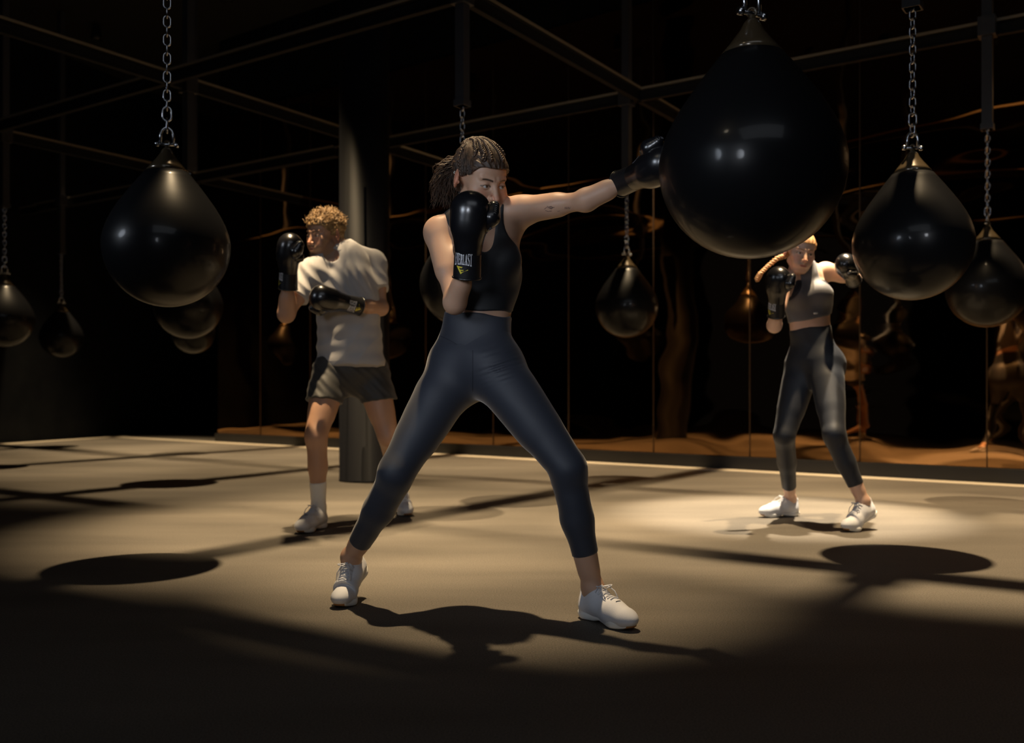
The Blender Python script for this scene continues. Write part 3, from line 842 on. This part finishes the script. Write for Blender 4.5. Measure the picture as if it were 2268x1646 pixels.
# ------------------------------------------------------------------ shoe (local: toe towards -y, heel at y = 0, z up, floor at 0)
def shoe_parts():
    up = [ell((.002, -.216, .038), (.036, .052, .027), None, .03), cone((0, -.155, .047), (.002, -.215, .040), .040, .030, .03),
          cone((0, -.085, .060), (0, -.155, .046), .037, .042, .03), cone((0, -.035, .050), (0, -.085, .056), .034, .036, .03),
          cone((0, -.030, .050), (0, -.014, .098), .034, .022, .03), cone((0, -.085, .07), (0, -.060, .112), .034, .027, .03),
          cone((0, -.045, .060), (0, -.045, .13), .029, .030, .006, 's')]
    slab = lambda z0, z1: [((0, 0, z0), (0, 0, -1)), ((0, 0, z1), (0, 0, 1))]
    v1, f1 = surf(with_off(up, 0, cuts=[((0, 0, .022), (0, 0, -1))]), .0026, it=3)
    so = []
    for (a, b, ra, rb) in (((0, -.030), (0, -.11), .041, .034), ((0, -.11), (.003, -.185), .033, .047), ((.003, -.185), (.004, -.231), .047, .033), ((0, -.012), (0, -.03), .034, .041)):
        so.append(cone((a[0], a[1], .018), (b[0], b[1], .018), ra, rb, .02))
    def post(F, X, Y, Z):
        top = .030 + .016 * np.clip(1 + Y / .09, 0, 1) + .004 * np.clip((-Y - .2) / .05, 0, 1)
        bot = .003 + .022 * np.clip((-Y - .20) / .075, 0, 1) ** 2 + .012 * np.clip(1 + Y / .03, 0, 1) ** 2 + .010 * np.exp(-((Y + .115) / .022) ** 2)
        zz = np.maximum(Z - top, bot - Z)
        groove = .0016 * np.exp(-((Z - .024 - .006 * np.clip(1 + Y / .09, 0, 1)) / .0022) ** 2)
        return -smin(-(F + .006 + groove), -zz, .008)
    v2, f2 = surf(so, .0026, post=post, it=3)
    return (v1, f1), (v2, f2)
SH = shoe_parts()
def bend(v, flex):
    """toes stay on the floor, the rest of the foot turns up about the ball"""
    if not flex: return v
    v = np.array(v, dtype=float); yb, zb = -.185, .012; a = math.radians(flex)
    w_ = smooth01(v[:, 1], yb - .02, yb + .03); an = a * w_
    y = v[:, 1] - yb; z = v[:, 2] - zb
    v[:, 1] = yb + y * np.cos(an) - z * np.sin(an); v[:, 2] = zb + y * np.sin(an) + z * np.cos(an)
    return v
def shoe_matrix(toe, yaw, sc, roll=0):
    R = Matrix.Rotation(math.radians(yaw), 4, 'Z') @ Matrix.Rotation(math.radians(roll), 4, 'Y')
    return Matrix.Translation(Vector(toe) - (R.to_3x3() @ (Vector((0, -.262, 0)) * sc))) @ R @ Matrix.Scale(sc, 4)
def foot(J, sd, toe, yaw, flex, sc):
    """joints of the foot that fills a shoe placed with these numbers"""
    toe.z = 0; Mx = shoe_matrix(toe, yaw, sc)
    f = lambda p: Mx @ Vector(tuple(bend(np.array([p]), flex)[0]))
    J['an' + sd] = f((0, -.047, .112)); J['heel' + sd] = f((0, -.032, .055)); J['toe' + sd] = f((0, -.13, .055))
    J['shoe' + sd] = (toe, yaw, flex, sc)
def hand(J, sd, cuff, tip, back, flip, sc):
    d = (tip - cuff).normalized(); J['wr' + sd] = cuff + d * .035; J['gd' + sd] = d; J['glove' + sd] = (cuff, tip, back, flip, sc)
def place_shoe(parent, base, toe, yaw, flex=0, sc=1.0, roll=0, label=None, detail=True):
    """toe: point of the floor under the tip; yaw: 0 points at the camera, positive turns to the right of the photo"""
    R = Matrix.Rotation(math.radians(yaw), 4, 'Z') @ Matrix.Rotation(math.radians(roll), 4, 'Y')
    tip = Vector((0, -.262, 0)) * sc
    Mx = Matrix.Translation(Vector(toe) - Vector(base) - (R.to_3x3() @ tip)) @ R @ Matrix.Scale(sc, 4)
    up = mesh_obj('shoe', bend(SH[0][0], flex), SH[0][1], M['shoe'], parent); up.matrix_local = Mx
    if label: up['label'] = label
    v, f = SH[1]; cen = v[f].mean(1)
    fm = ((cen[:, 1] < -.232) & (np.abs(cen[:, 0] - .003) < .022) & (cen[:, 2] > .004)).astype(int)
    mesh_obj('sole', bend(v, flex), f, None, up, mats=[M['sole'], M['gum']], fmat=fm)
    bv = bvh_of(*SH[0]); mb = MB()
    def top(x, y): 
        r = bv.ray_cast(Vector((x, y, .2)), Vector((0, 0, -1)))
        return r[0] + Vector((0, 0, .0012)) if r[0] is not None else Vector((x, y, .09))
    ys = np.linspace(-.165, -.092, 6)
    for i, y in enumerate(ys):
        wd = .017 + .002 * i
        mb.tube([top(x, y + .004 * math.cos(x * 90)) + Vector((0, 0, .0008)) for x in np.linspace(-wd, wd, 9)], .0022, 5)
        if i < 5: mb.tube([top(x, lerp(y, ys[i + 1], (x + wd) / (2 * wd))) + Vector((0, 0, .0014)) for x in np.linspace(-wd, wd, 9)], .0018, 5)
    k = top(0, -.094) + Vector((0, 0, .004))
    for q in (-1, 1):
        lp = [k + Vector((q * .030 * math.sin(a) * (1 if a < 3.2 else .6), -.022 * math.sin(a / 2) * (1 + .3 * q) * 1.0, .006 * math.sin(a))) for a in np.linspace(0, 3.14, 12)]
        mb.tube(lp, .0020, 5)
        mb.tube([k, k + Vector((q * .016, -.018, .004)), k + Vector((q * .026, -.040, -.010)), top(q * .028, -.150) + Vector((0, 0, .003))], .0019, 5)
    mb.tube([k + Vector((-.005, 0, 0)), k + Vector((.005, 0, .002))], .005, 8)
    pts = bend(np.array(mb.v), flex); mb.v = [tuple(p) for p in pts]
    mb.build('laces', M['lace'], up)
    mb = MB(); mb.tube([top(x, -.183) for x in np.linspace(-.010, .010, 7)], .0013, 5)
    mb.v = [tuple(p) for p in bend(np.array(mb.v), flex)]
    mb.build('dash_mark', M['mark'], up)
    return up

# ------------------------------------------------------------------ hair helpers
def strands(mb, head, paths, r=.0008, n=3):
    for p in paths: mb.tube(p, [r * q for q in np.concatenate([np.linspace(.7, 1, max(2, len(p) // 2)), np.linspace(1, .25, len(p) - max(2, len(p) // 2))])] , n, cap=False)
def scalp(head, off, hair_front=.052, side=.0, h=.003, amp=0, freq=0, nape=-.05, seed=0):
    """cap of hair over the skull, cut along the hairline"""
    def post(F, X, Y, Z):
        s = head; c = np.array(s.c)
        x, y, z = X - c[0], Y - c[1], Z - c[2]; R = s.Rn / s.sc
        lx = R[0, 0] * x + R[0, 1] * y + R[0, 2] * z; ly = R[1, 0] * x + R[1, 1] * y + R[1, 2] * z; lz = R[2, 0] * x + R[2, 1] * y + R[2, 2] * z
        ax = np.abs(lx)
        # hairline: forehead, temples, in front of the ears, down to the nape
        f = smooth01(ly, -.075, .0)
        line = hair_front * (1 - f) + f * nape
        line = np.where(ly < -.02, hair_front - .5 * np.maximum(ax - .030, 0) * smooth01(ly, -.085, -.04) * 1.6, line)
        line = np.where((ly > -.06) & (ly < .040) & (ax > .042), np.maximum(line, .010 + side - .2 * np.maximum(ly, 0)), line)
        cutp = (line - lz) * .8
        d = F
        if amp:
            a = np.arctan2(lx, lz - .0) * freq + ly * 30
            d = d + amp * np.sin(a * 1.0) + amp * .5 * np.sin(a * 2.3 + ly * 90)
        return np.maximum(d, cutp * s.sc)
    pr = [head.e((0, .018, .038), (.074 + off, .094 + off, .082 + off), .02), head.e((0, -.045, .038), (.060 + off, .045 + off, .048 + off), .03),
          head.e((0, .03, -.02), (.062 + off * .5, .070 + off * .5, .06), .03)]
    return surf(pr, h, post, it=2)
def braid(mb, pts, r):
    """three strand braid along a path: paired plump lobes"""
    pts = [Vector(p) for p in pts]
    L = sum((pts[i + 1] - pts[i]).length for i in range(len(pts) - 1)); n = max(4, int(L / (r * 1.25)))
    def at(t):
        q = t * (len(pts) - 1); i = min(int(q), len(pts) - 2); return pts[i].lerp(pts[i + 1], q - i)
    for k in range(3):
        path = []
        for i in range(n * 4):
            t = i / (n * 4 - 1); a = t * n * math.pi * .9 + k * 2.094
            c = at(t); d = (at(min(t + .02, 1)) - at(max(t - .02, 0))).normalized()
            u = d.cross(Vector((0.2, .3, .93))).normalized(); w_ = d.cross(u)
            path.append(c + u * (r * .75 * math.sin(a)) + w_ * (r * .45 * math.sin(2 * a)))
        taper = [r * .55 * (1 - .45 * (i / (len(path) - 1))) for i in range(len(path))]
        mb.tube(path, taper, 6)

# ================================================================== woman in the black top
def woman_black():
    base = P(1060, 1380, 3.1); base.z = 0
    root = thing('person', base, 'person in black crop top and slate leggings punching the huge bag with an outstretched arm', 'person')
    J = dict(pelvis=P(1048, 795, 3.25), waist=P(1058, 706, 3.25), chest=P(1070, 610, 3.25), upper=P(1068, 520, 3.24), neck=P(1066, 470, 3.235),
             hipL=P(1004, 832, 3.28), hipR=P(1096, 822, 3.20), knL=P(878, 1048, 3.17), knR=P(1258, 1038, 3.07),
             anL=P(782, 1244, 3.42), anR=P(1312, 1306, 3.12), shL=P(970, 512, 3.23), shR=P(1158, 466, 3.20),
             elL=P(1007, 672, 3.08), elR=P(1296, 444, 3.05),
             heelL=P(800, 1290, 3.46), toeL=P(757, 1345, 3.28), heelR=P(1300, 1365, 3.17), toeR=P(1405, 1397, 2.98))
    foot(J, 'L', P(745, 1352, 3.27), -14, 34, .93); foot(J, 'R', P(1404, 1401, 2.965), 34, 0, .95)
    hand(J, 'L', P(1034, 617, 3.00), P(1043, 420, 2.92), (-.30, -1, .1), False, .99)
    hand(J, 'R', P(1372, 408, 3.03), P(1480, 360, 2.835), (-.25, -.9, -.55), True, .93)
    J['front'] = (.30, -1, 0)
    J['kfL'] = (-.55, -1, .1); J['kfR'] = (.55, -1, .1)
    head = Head(P(1062, 398, 3.20), 36, 25, -4, 1.0, False)
    J['headbase'] = head.W(0, .022, -.055)
    g = body_prims(J, dict(male=False, w=(.150, .108, .122, .108), arm=.87, leg=1.03, t=.95, pl=.018))
    def colour(v):
        c = head.colour(v, (.56, .335, .225), (.42, .16, .13), (.05, .028, .018))
        return c
    body, bv, bf = add_body(root, base, g, head, M['skin1'], colour, h=.0045, hh=.0019)
    bvh = bvh_of(bv, bf)
    head.eyes(root, base, P(1700, 430, 2.6))
    # leggings
    pu = g['pu']; wtop = P(1058, 703, 3.25)
    legs = []
    for sd, t in (('L', .80), ('R', .70)):
        pl = pass_planes(J, sd, t)
        legs += with_off(g['thigh' + sd], .0028) + with_off(g['knee' + sd], .0028) + with_off(g['shin' + sd], .0030, cuts=[pl])
    wn = Vector((.09, -.03, 1)).normalized()
    pel = with_off(g['torso'][:2] + g['hips'], .0028, cuts=[(wtop, wn)])
    wrk = P(1125, 812, 3.14)
    def wrinkle(F, X, Y, Z):           # strain folds fanning from the hip crease
        dx, dz = (X - wrk.x), (Z - wrk.z)
        u = dz * .93 - dx * .30
        w_ = np.exp(-((dx + .02) / .05) ** 2 - (u / .035) ** 2)
        w2 = np.exp(-((X - P(1100, 770, 3.1).x) / .05) ** 2 - ((Z - P(1100, 800, 3.1).z) / .05) ** 2)
        return F - .0022 * w_ * np.sin(u * 420) - .0012 * w2 * np.sin(u * 300 + 1) + .0004 * np.sin(Z * 60 + X * 33)
    lg, lv, lf = cloth('leggings', root, base, pel + legs, .004, M['leg1'], wrinkle)
    lb = bvh_of(lv, lf)
    bandcut = P(1048, 768, 3.2)
    band, bv2, bf2 = cloth('waistband', lg, (0, 0, 0), [], .004, M['band1']) if False else (None, None, None)
    bp = with_off(g['torso'][:2] + g['hips'], .0042, cuts=[(wtop + pu * .002, wn), (bandcut, -wn)])
    v_, f_ = surf(bp, .004, None, it=3)
    o = mesh_obj('waistband', v_, f_, M['band1'], lg, base)
    mb = MB()
    bb = bvh_of(v_, f_)
    l1 = shoot(lb, [(1047 + (1 if i % 2 else 0) * 0, y) for i, y in enumerate(range(776, 872, 6))], .0002)
    if len(l1) > 2: mb.tube(l1, .0011, 5)
    l2 = shoot(bb, [(x, 742 + 34 * smooth01(np.array(float(x)), 960, 1050) - 2 * smooth01(np.array(float(x)), 1060, 1140)) for x in range(975, 1146, 6)], .0002)
    if len(l2) > 2: mb.tube(l2, .0010, 5)
    mb.build('seam', M['seamline'], lg, base)
    # crop top
    cu, cf, cx = g['cu'], g['cf'], g['cx']
    tp = with_off(g['torso'], .0040, cuts=[(P(1080, 683, 3.15), -cu)])
    nk = J['neck']
    tp += [cone(nk - cu * .02, nk + cu * .25, .066, .11, .01, 's'), ell(J['upper'] + cf * .10 + cu * .022 - cx * .018, (.043, .085, .088), g['Rc'], .012, 's')]
    for q, k in ((-1, 'shL'), (1, 'shR')):
        if q < 0: tp += [ell(J[k] - cx * .040 + cu * .01, (.060, .12, .098), g['Rc'], .010, 's'), cone(J[k] - cx * .05, J[k] - cx * .045 - cu * .10, .052, .030, .02, 's')]
        else: tp += [ell(J[k] + cx * .004 - cu * .010, (.072, .13, .108), g['Rc'], .010, 's'), cone(J[k] + cx * .045 - cu * .06, J[k] + cx * .045 - cu * .20, .062, .030, .03, 's')]
    def tw(F, X, Y, Z):
        u = (Z * .8 - X * .6)
        return F + .0007 * np.sin(u * 95 + 5 * X) * np.exp(-((Z - (J['waist'].z + .07)) / .06) ** 2)
    cloth('crop_top', root, base, tp, .004, M['top1'], tw)
    # gloves
    place_glove(root, base, *J['gloveL'],
                label='black glove raised in front of the face with white lettering')
    place_glove(root, base, *J['gloveR'], label='black glove pressed against the bag', prints=False)
    # shoes
    for sd in 'LR': place_shoe(root, base, *J['shoe' + sd])
    # earring
    e = head.W(-.083, .028, .012)
    MB().tube([e + Vector((.004 * math.cos(a), 0, .004 * math.sin(a))) for a in np.linspace(0, 6.283, 11)[:-1]], .0007, 5, closed=True).build('earring', M['silver'], root, base)
    # tattoos on the inner arm
    mb = MB()
    def stroke(px, r=.0009):
        p = shoot(bvh, px, .0004)
        if len(p) > 1: mb.tube(p, r, 4)
    for i in range(3):
        x = 1251 + i * 3.6
        stroke([(x, 463), (x + .6, 458)], .0006); stroke([(x + .6, 458), (x + 3.4, 463)], .0006)
    stroke([(1261.8, 463), (1262.6, 458)], .0006)
    stroke([(1206, 463), (1211, 459), (1217, 458), (1223, 460), (1228, 459)]); stroke([(1208, 466), (1214, 468), (1222, 467)]); stroke([(1212, 456), (1216, 461), (1222, 463)])
    stroke([(1217, 458), (1221, 457), (1225, 460), (1222, 462), (1218, 461), (1217, 458)], .0011); stroke([(1234, 468), (1240, 467)], .0005)
    mb.build('tattoo', M['ink'], root, base)
    # hair: cap, combed strands, three braids, bun on top and curly tail
    v_, f_ = scalp(head, .008, .060, .004, .0026, .0016, 26, nape=-.055)
    hair = mesh_obj('hair', v_, f_, M['hair1'], root, base)
    hb = bvh_of(v_, f_); rg = random.Random(7); mb = MB()
    knot = head.W(-.012, .082, .082)
    kl = head.local([tuple(knot)])[0]
    def comb(x0, y0, z0, lift=.001):
        path = []
        for i in range(12):
            t = i / 11; q = Vector((x0 + (kl[0] - x0) * t ** 1.15, y0 + (kl[1] - y0) * t, z0 + (kl[2] - z0) * t + .05 * math.sin(math.pi * t)))
            r = hb.find_nearest(head.W(*q)); path.append(r[0] + r[1] * (lift + rg.uniform(0, .002)))
        return path
    for i in range(420):          # sides, drawn back over the ears
        x = rg.choice((-1, 1, -1)) * .078; y = rg.uniform(-.062, .035); z = rg.uniform(0, .055) + (.012 if y > -.02 else 0)
        strands(mb, head, [comb(x, y, z)], rg.uniform(.0007, .0013))
    for i in range(900):
        a = rg.uniform(-1, 1); s_ = abs(a)
        x = .066 * a; y = -.088 + .085 * s_ ** 4 + rg.uniform(0, .06); z = .066 - .062 * s_ ** 2 + rg.uniform(-.012, .022)
        strands(mb, head, [comb(x, y, z)], rg.uniform(.0007, .0013))
    mb.build('combed_strands', M['hair1'], hair, base)
    mb = MB()
    for (x, y, z) in ((-.037, -.064, .072), (-.050, -.040, .060), (-.020, -.078, .078), (.020, -.078, .078), (-.070, .0, .02), (.055, -.03, .06)):
        braid(mb, comb(x, y, z, .003), .0075)
    mb.build('braids', M['hair1'], hair, base)
    mb = MB()
    for i in range(60):          # small knot of hair on the crown
        a = rg.uniform(0, 6.28); c = knot + head.R @ Vector((rg.uniform(-.012, .012), rg.uniform(-.012, .012), rg.uniform(-.006, .012)))
        rr = rg.uniform(.010, .022); ax1 = Vector((rg.gauss(0, 1), rg.gauss(0, 1), rg.gauss(0, 1))).normalized(); ax2 = ax1.orthogonal().normalized()
        mb.tube([c + ax1 * (rr * math.cos(a + t)) + ax2 * (rr * .7 * math.sin(a + t)) for t in np.linspace(0, 4.2, 12)], [.0018] * 11 + [.0006], 4, cap=False)
    tail0 = head.W(-.03, .10, .03)
    for i in range(240):
        s0 = tail0 + Vector((rg.uniform(-.012, .012), rg.uniform(-.02, .02), rg.uniform(-.015, .02)))
        end = P(rg.uniform(962, 1022), rg.uniform(395, 462), 3.27 + rg.uniform(-.03, .05)); amp = rg.uniform(.004, .011); ph = rg.uniform(0, 6.28); fr = rg.uniform(7, 14)
        path = []
        for j in range(34):
            t = j / 33; p = s0.lerp(end, t) + Vector((-.022 * math.sin(math.pi * t * .8), 0, .028 * math.sin(math.pi * t)))
            p += Vector((amp * math.sin(fr * t + ph), amp * math.cos(fr * t * .9 + ph), amp * .8 * math.cos(fr * t + ph))) * min(1, t * 2.5)
            path.append(p)
        mb.tube(path, [lerp(.0018, .0006, j / 33) for j in range(34)], 3, cap=False)
    mb.build('ponytail', M['hair1'], hair, base)
    return root
woman_black()

# ================================================================== man in the grey shirt
def man_grey():
    base = P(790, 1165, 5.3); base.z = 0
    root = thing('person', base, 'person in light grey t-shirt and dark shorts with both gloves raised beside the column', 'person')
    J = dict(pelvis=P(778, 806, 5.36), waist=P(775, 735, 5.36), chest=P(768, 655, 5.33), upper=P(760, 598, 5.33), neck=P(752, 566, 5.32),
             hipL=P(732, 832, 5.32), hipR=P(822, 828, 5.40), knL=P(700, 968, 5.14), knR=P(860, 968, 5.36),
             anL=P(676, 1136, 5.06), anR=P(887, 1106, 5.72), shL=P(686, 604, 5.20), shR=P(826, 582, 5.42),
             elL=P(634, 697, 5.06), elR=P(843, 682, 5.34),
             heelL=P(684, 1160, 5.12), toeL=P(658, 1184, 4.94), heelR=P(880, 1125, 5.84), toeR=P(902, 1146, 5.64))
    J['front'] = (-.45, -1, 0)
    foot(J, 'L', P(660, 1185, 4.94), -16, 0, 1.05); foot(J, 'R', P(904, 1146, 5.62), 22, 22, 1.05)
    hand(J, 'L', P(638, 642, 5.00), P(641, 520, 4.93), (-.9, -.5, .1), False, 1.08)
    hand(J, 'R', P(799, 679, 5.14), P(690, 655, 4.96), (.3, -1, -.35), True, 1.08)
    J['kfL'] = (-.25, -1, 0); J['kfR'] = (.3, -1, 0)
    head = Head(P(720, 521, 5.27), -37, 10, 3, 1.02, True)
    J['headbase'] = head.W(0, .025, -.055)
    g = body_prims(J, dict(male=True, w=(.158, .142, .165, .155), arm=1.16, leg=1.06, t=1.1))
    def colour(v):
        return head.colour(v, (.46, .262, .170), (.34, .15, .115), (.12, .065, .03), stubble=(.17, .095, .055))
    body, bv, bf = add_body(root, base, g, head, M['skin2'], colour, h=.0065, hh=.0024)
    head.eyes(root, base, P(300, 560, 4.6))
    cu, cf, cx, pu, pf = g['cu'], g['cf'], g['cx'], g['pu'], g['pf']
    # t-shirt
    hem = P(778, 808, 5.2)
    ts = with_off(g['torso'], .012, k=.06, cuts=[])
    ts += [cone(J['chest'] - cu * .02, P(777, 812, 5.36), .166, .202, .05, R=g['Rc'], flat=.78)]
    for sd in 'LR':
        s_, e_ = J['sh' + sd], J['el' + sd]; d = (e_ - s_).normalized(); L = (e_ - s_).length
        ts += [cone(lerp(J['neck'], s_, .38) + cu * .008, s_ + cu * .002, .056, .062, .04), cone(lerp(J['chest'], s_, .2), s_ - cu * .03, .085, .06, .05)]
        ts += [cone(s_ - cu * .0, lerp(s_, e_, .75), .066, .070, .04, cuts=[(lerp(s_, e_, .60), d)])]
    hp = (hem, (Vector((.03, 0, -1)) + Vector((-.06, 0, 0))).normalized())
    for p in ts: p.cuts.append(hp)
    ts += [cone(J['neck'] - cu * .02, J['neck'] + cu * .2 + cf * .02, .062, .075, .012, 's'), ell(J['neck'] + cf * .07 - cu * .008, (.056, .07, .045), g['Rc'], .015, 's')]
    a0 = J['wrR']
    def folds(F, X, Y, Z):
        x = X - a0.x; z = Z - a0.z
        d1 = (x + .08) * .80 + z * .60                 # diagonal drags from the raised shoulder
        d2 = x * .35 - z * .94                          # soft sags over the belly
        d3 = (X - J['shR'].x) * .85 + (Z - J['shR'].z) * .25
        w1 = smooth01(z, -.02, .12); w2 = smooth01(-z, 0, .12); w3 = np.exp(-((X - J['shR'].x + .05) / .09) ** 2 - ((Z - J['shR'].z + .06) / .11) ** 2)
        n = .0045 * w1 * (1 - w3) * (np.abs(np.sin(d1 * 36 + 1.2 * np.sin(z * 14 + x * 5))) ** .6 - .5) + .0030 * w1 * np.sin(d1 * 121 + 3 * np.sin(x * 18))
        n += .0050 * w2 * (np.abs(np.sin(d2 * 22 + 1.4 * np.sin(x * 11) + x * 8)) ** .6 - .5) + .002 * w2 * np.sin(d2 * 88 - x * 30)
        n += .0050 * w3 * np.sin(d3 * 105 + 3 * np.sin(z * 9))
        n = n * (1 - .75 * smooth01(Z, J['shR'].z - .09, J['shR'].z - .01))
        hemr = .004 * np.exp(-((Z - hem.z - .02) / .0035) ** 2)
        return F + n - hemr * .3
    cloth('t_shirt', root, base, ts, .005, M['shirt'], folds, it=4)
    # shorts
    sh = with_off(g['torso'][:1] + g['hips'], .012, k=.05, cuts=[(P(778, 795, 5.36), pu)])
    for sd, q in (('L', -1), ('R', 1)):
        h_, k_ = J['hip' + sd], J['kn' + sd]; d = (k_ - h_).normalized()
        cutd = (d + Vector((0, 0, -1)) * .8).normalized()
        sh += [cone(h_ + Vector((0, 0, .02)), lerp(h_, k_, .75), .099, .103, .045, cuts=[(lerp(h_, k_, .44), cutd)])]
    def sfold(F, X, Y, Z):
        u = (X - base.x) * .45 + Z * .9
        return F + (.0030 * np.sin(u * 60 + 3 * np.sin(X * 20)) + .002 * np.sin(u * 130 + X * 60)) * smooth01(Z, J['knL'].z + .14, J['knL'].z + .24)
    cloth('shorts', root, base, sh, .006, M['shorts'], sfold, it=3)
    # socks
    for sd in 'LR':
        k_, a_ = J['kn' + sd], J['an' + sd]
        t0 = .66 if sd == 'L' else .80
        pl = (lerp(k_, a_, t0), -(a_ - k_).normalized())
        so = with_off(g['shin' + sd], .003, cuts=[pl]) + [cone(a_, a_ + (a_ - k_).normalized() * .03, .041, .042, .02)]
        cloth('sock', root, base, so, .005, M['sock'])
    place_glove(root, base, *J['gloveL'], label='black glove raised beside the face', prints=True)
    place_glove(root, base, *J['gloveR'], label='black glove held across the chest')
    for sd in 'LR': place_shoe(root, base, *J['shoe' + sd])
    # short curly hair
    v_, f_ = scalp(head, .010, .058, -.012, .0035, .002, 14, nape=-.035)
    hair = mesh_obj('hair', v_, f_, M['hair2'], root, base); hb = bvh_of(v_, f_); rg = random.Random(3); mb = MB()
    for i in range(900):
        th = rg.uniform(0, 6.28); ph = math.acos(rg.uniform(-.12, 1))
        q = Vector((.085 * math.sin(ph) * math.cos(th), .02 + .105 * math.sin(ph) * math.sin(th), .03 + .10 * math.cos(ph)))
        if q.z < .055 and q.y < -.035: continue
        if q.z < .062 and abs(q.x) > .045 and q.y < .06: continue
        if q.z < .03 and q.y < .07: continue
        r = hb.find_nearest(head.W(*q))
        if (r[0] - head.W(*q)).length > .035: continue
        n = r[1]; t1 = n.orthogonal().normalized(); t1 = (Matrix.Rotation(rg.uniform(0, 6.28), 3, n) @ t1); t2 = n.cross(t1)
        up = smooth01(np.array(q.z), .02, .08) * 1.0
        R_ = rg.uniform(.006, .013) * (.45 + .75 * float(up)); hgt = rg.uniform(.008, .028) * (.25 + float(up)); turns = rg.uniform(3, 6); a0_ = rg.uniform(0, 6.28)
        path = [r[0] + n * (hgt * t) + t1 * (R_ * math.cos(a0_ + turns * t)) + t2 * (R_ * math.sin(a0_ + turns * t)) for t in np.linspace(0, 1, 11)]
        mb.tube(path, [.0019] * 8 + [.0015, .001, .0005], 4, cap=False)
    mb.build('curls', M['hair2'], hair, base)
    return root
man_grey()

# ================================================================== woman in the grey crop top
def woman_grey():
    base = P(1818, 1165, 5.3); base.z = 0
    root = thing('person', base, 'person in grey crop top and navy leggings with a flying braid, by the mirrors', 'person')
    J = dict(pelvis=P(1802, 800, 5.36), waist=P(1794, 725, 5.36), chest=P(1790, 668, 5.36), upper=P(1784, 620, 5.36), neck=P(1780, 604, 5.36),
             hipL=P(1776, 815, 5.42), hipR=P(1830, 810, 5.30), knL=P(1737, 965, 5.34), knR=P(1847, 962, 5.10),
             anL=P(1741, 1108, 5.62), anR=P(1911, 1112, 5.16), shL=P(1736, 622, 5.30), shR=P(1828, 600, 5.46),
             elL=P(1715, 722, 5.16), elR=P(1893, 618, 5.52),
             heelL=P(1757, 1136, 5.70), toeL=P(1690, 1142, 5.60), heelR=P(1938, 1140, 5.24), toeR=P(1876, 1176, 5.04))
    foot(J, 'L', P(1683, 1149, 5.60), -72, 0, .96); foot(J, 'R', P(1868, 1181, 5.03), -58, 24, .98)
    hand(J, 'L', P(1719, 702, 5.07), P(1724, 590, 4.96), (-.9, -.6, .1), False, 1.0)
    hand(J, 'R', P(1891, 622, 5.34), P(1866, 560, 5.08), (.5, -.6, .9), True, .95)
    J['front'] = (-.1, -1, 0); J['kfL'] = (-.4, -1, .1); J['kfR'] = (-.15, -1, .2)
    head = Head(P(1772, 558, 5.30), 4, 15, 8, .96, False)
    J['headbase'] = head.W(0, .022, -.055)
    g = body_prims(J, dict(male=False, w=(.142, .106, .118, .100), pl=.015, arm=.94, leg=1.0, t=.9))
    def colour(v): return head.colour(v, (.66, .42, .31), (.50, .18, .15), (.26, .13, .07))
    add_body(root, base, g, head, M['skin3'], colour, h=.0065, hh=.0024)
    head.eyes(root, base, P(2000, 560, 4.4))
    cu, cf, cx, pu = g['cu'], g['cf'], g['cx'], g['pu']
    legs = []
    for sd, t in (('L', .80), ('R', .74)):
        pl = pass_planes(J, sd, t)
        legs += with_off(g['thigh' + sd], .004) + with_off(g['knee' + sd], .004) + with_off(g['shin' + sd], .004, cuts=[pl])
    wtop = P(1796, 728, 5.3)
    cloth('leggings', root, base, with_off(g['torso'][:2] + g['hips'], .004, cuts=[(wtop, Vector((-.13, 0, 1)).normalized())]) + legs, .006, M['leg3'])
    hem = P(1792, 704, 5.25)
    tp = with_off(g['torso'], .006, cuts=[(hem, (-cu + Vector((.12, 0, 0))).normalized())])
    tp += [cone(J['neck'] + cu * .0, J['neck'] + cu * .25, .052, .055, .01, 's')]
    for q, k in ((-1, 'shL'), (1, 'shR')):
        tp += [ell(J[k] + (cf * .10 if q > 0 else cf * 0) + cx * (q * (-.006 if q < 0 else .006)) - cu * (0 if q < 0 else .022), (.085 if q < 0 else .092, .14, .110 if q < 0 else .125), g['Rc'], .012, 's')]
        tp += [cone(J[k] + cx * (q * .02) - cu * .03, J[k] + cx * (q * .035) - cu * .13, .055, .030, .02, 's')]
        if q > 0: tp += [cone(J[k] + cf * .09 + cx * .01, J[k] + cf * .09 + cx * .03 - cu * .12, .085, .060, .02, 's')]
    ct, v_, f_ = cloth('crop_top', root, base, tp, .005, M['top3'])
    b3 = with_off(g['torso'], .0035, cuts=[(P(1790, 690, 5.3), -cu), (J['upper'] - cu * .02, cu)])
    cloth('sports_bra', root, base, b3, .006, M['bra3'])
    tb = bvh_of(v_, f_); c_ = shoot(tb, [(1806, 694)], .0)
    if c_:
        MB().tube([c_[0] + Vector((.011, -.004, .001)), c_[0] + Vector((-.011, -.004, -.0005))], .0055, 8).build('logo_patch', M['print_white'], ct, base)
    place_glove(root, base, *J['gloveL'], label='black glove guarding the chin')
    place_glove(root, base, *J['gloveR'], label='black glove on the punching arm', prints=False)
    for sd in 'LR': place_shoe(root, base, *J['shoe' + sd])
    v_, f_ = scalp(head, .006, .058, .0, .0032, .0012, 22, nape=-.05)
    hair = mesh_obj('hair', v_, f_, M['hair3'], root, base)
    mb = MB(); braid(mb, [head.W(-.01, .10, .03), P(1742, 566, 5.36), P(1722, 572, 5.34), P(1700, 590, 5.32), P(1684, 606, 5.30), P(1675, 622, 5.30)], .017)
    mb.build('braid', M['hair3'], hair, base)
    return root
woman_grey()
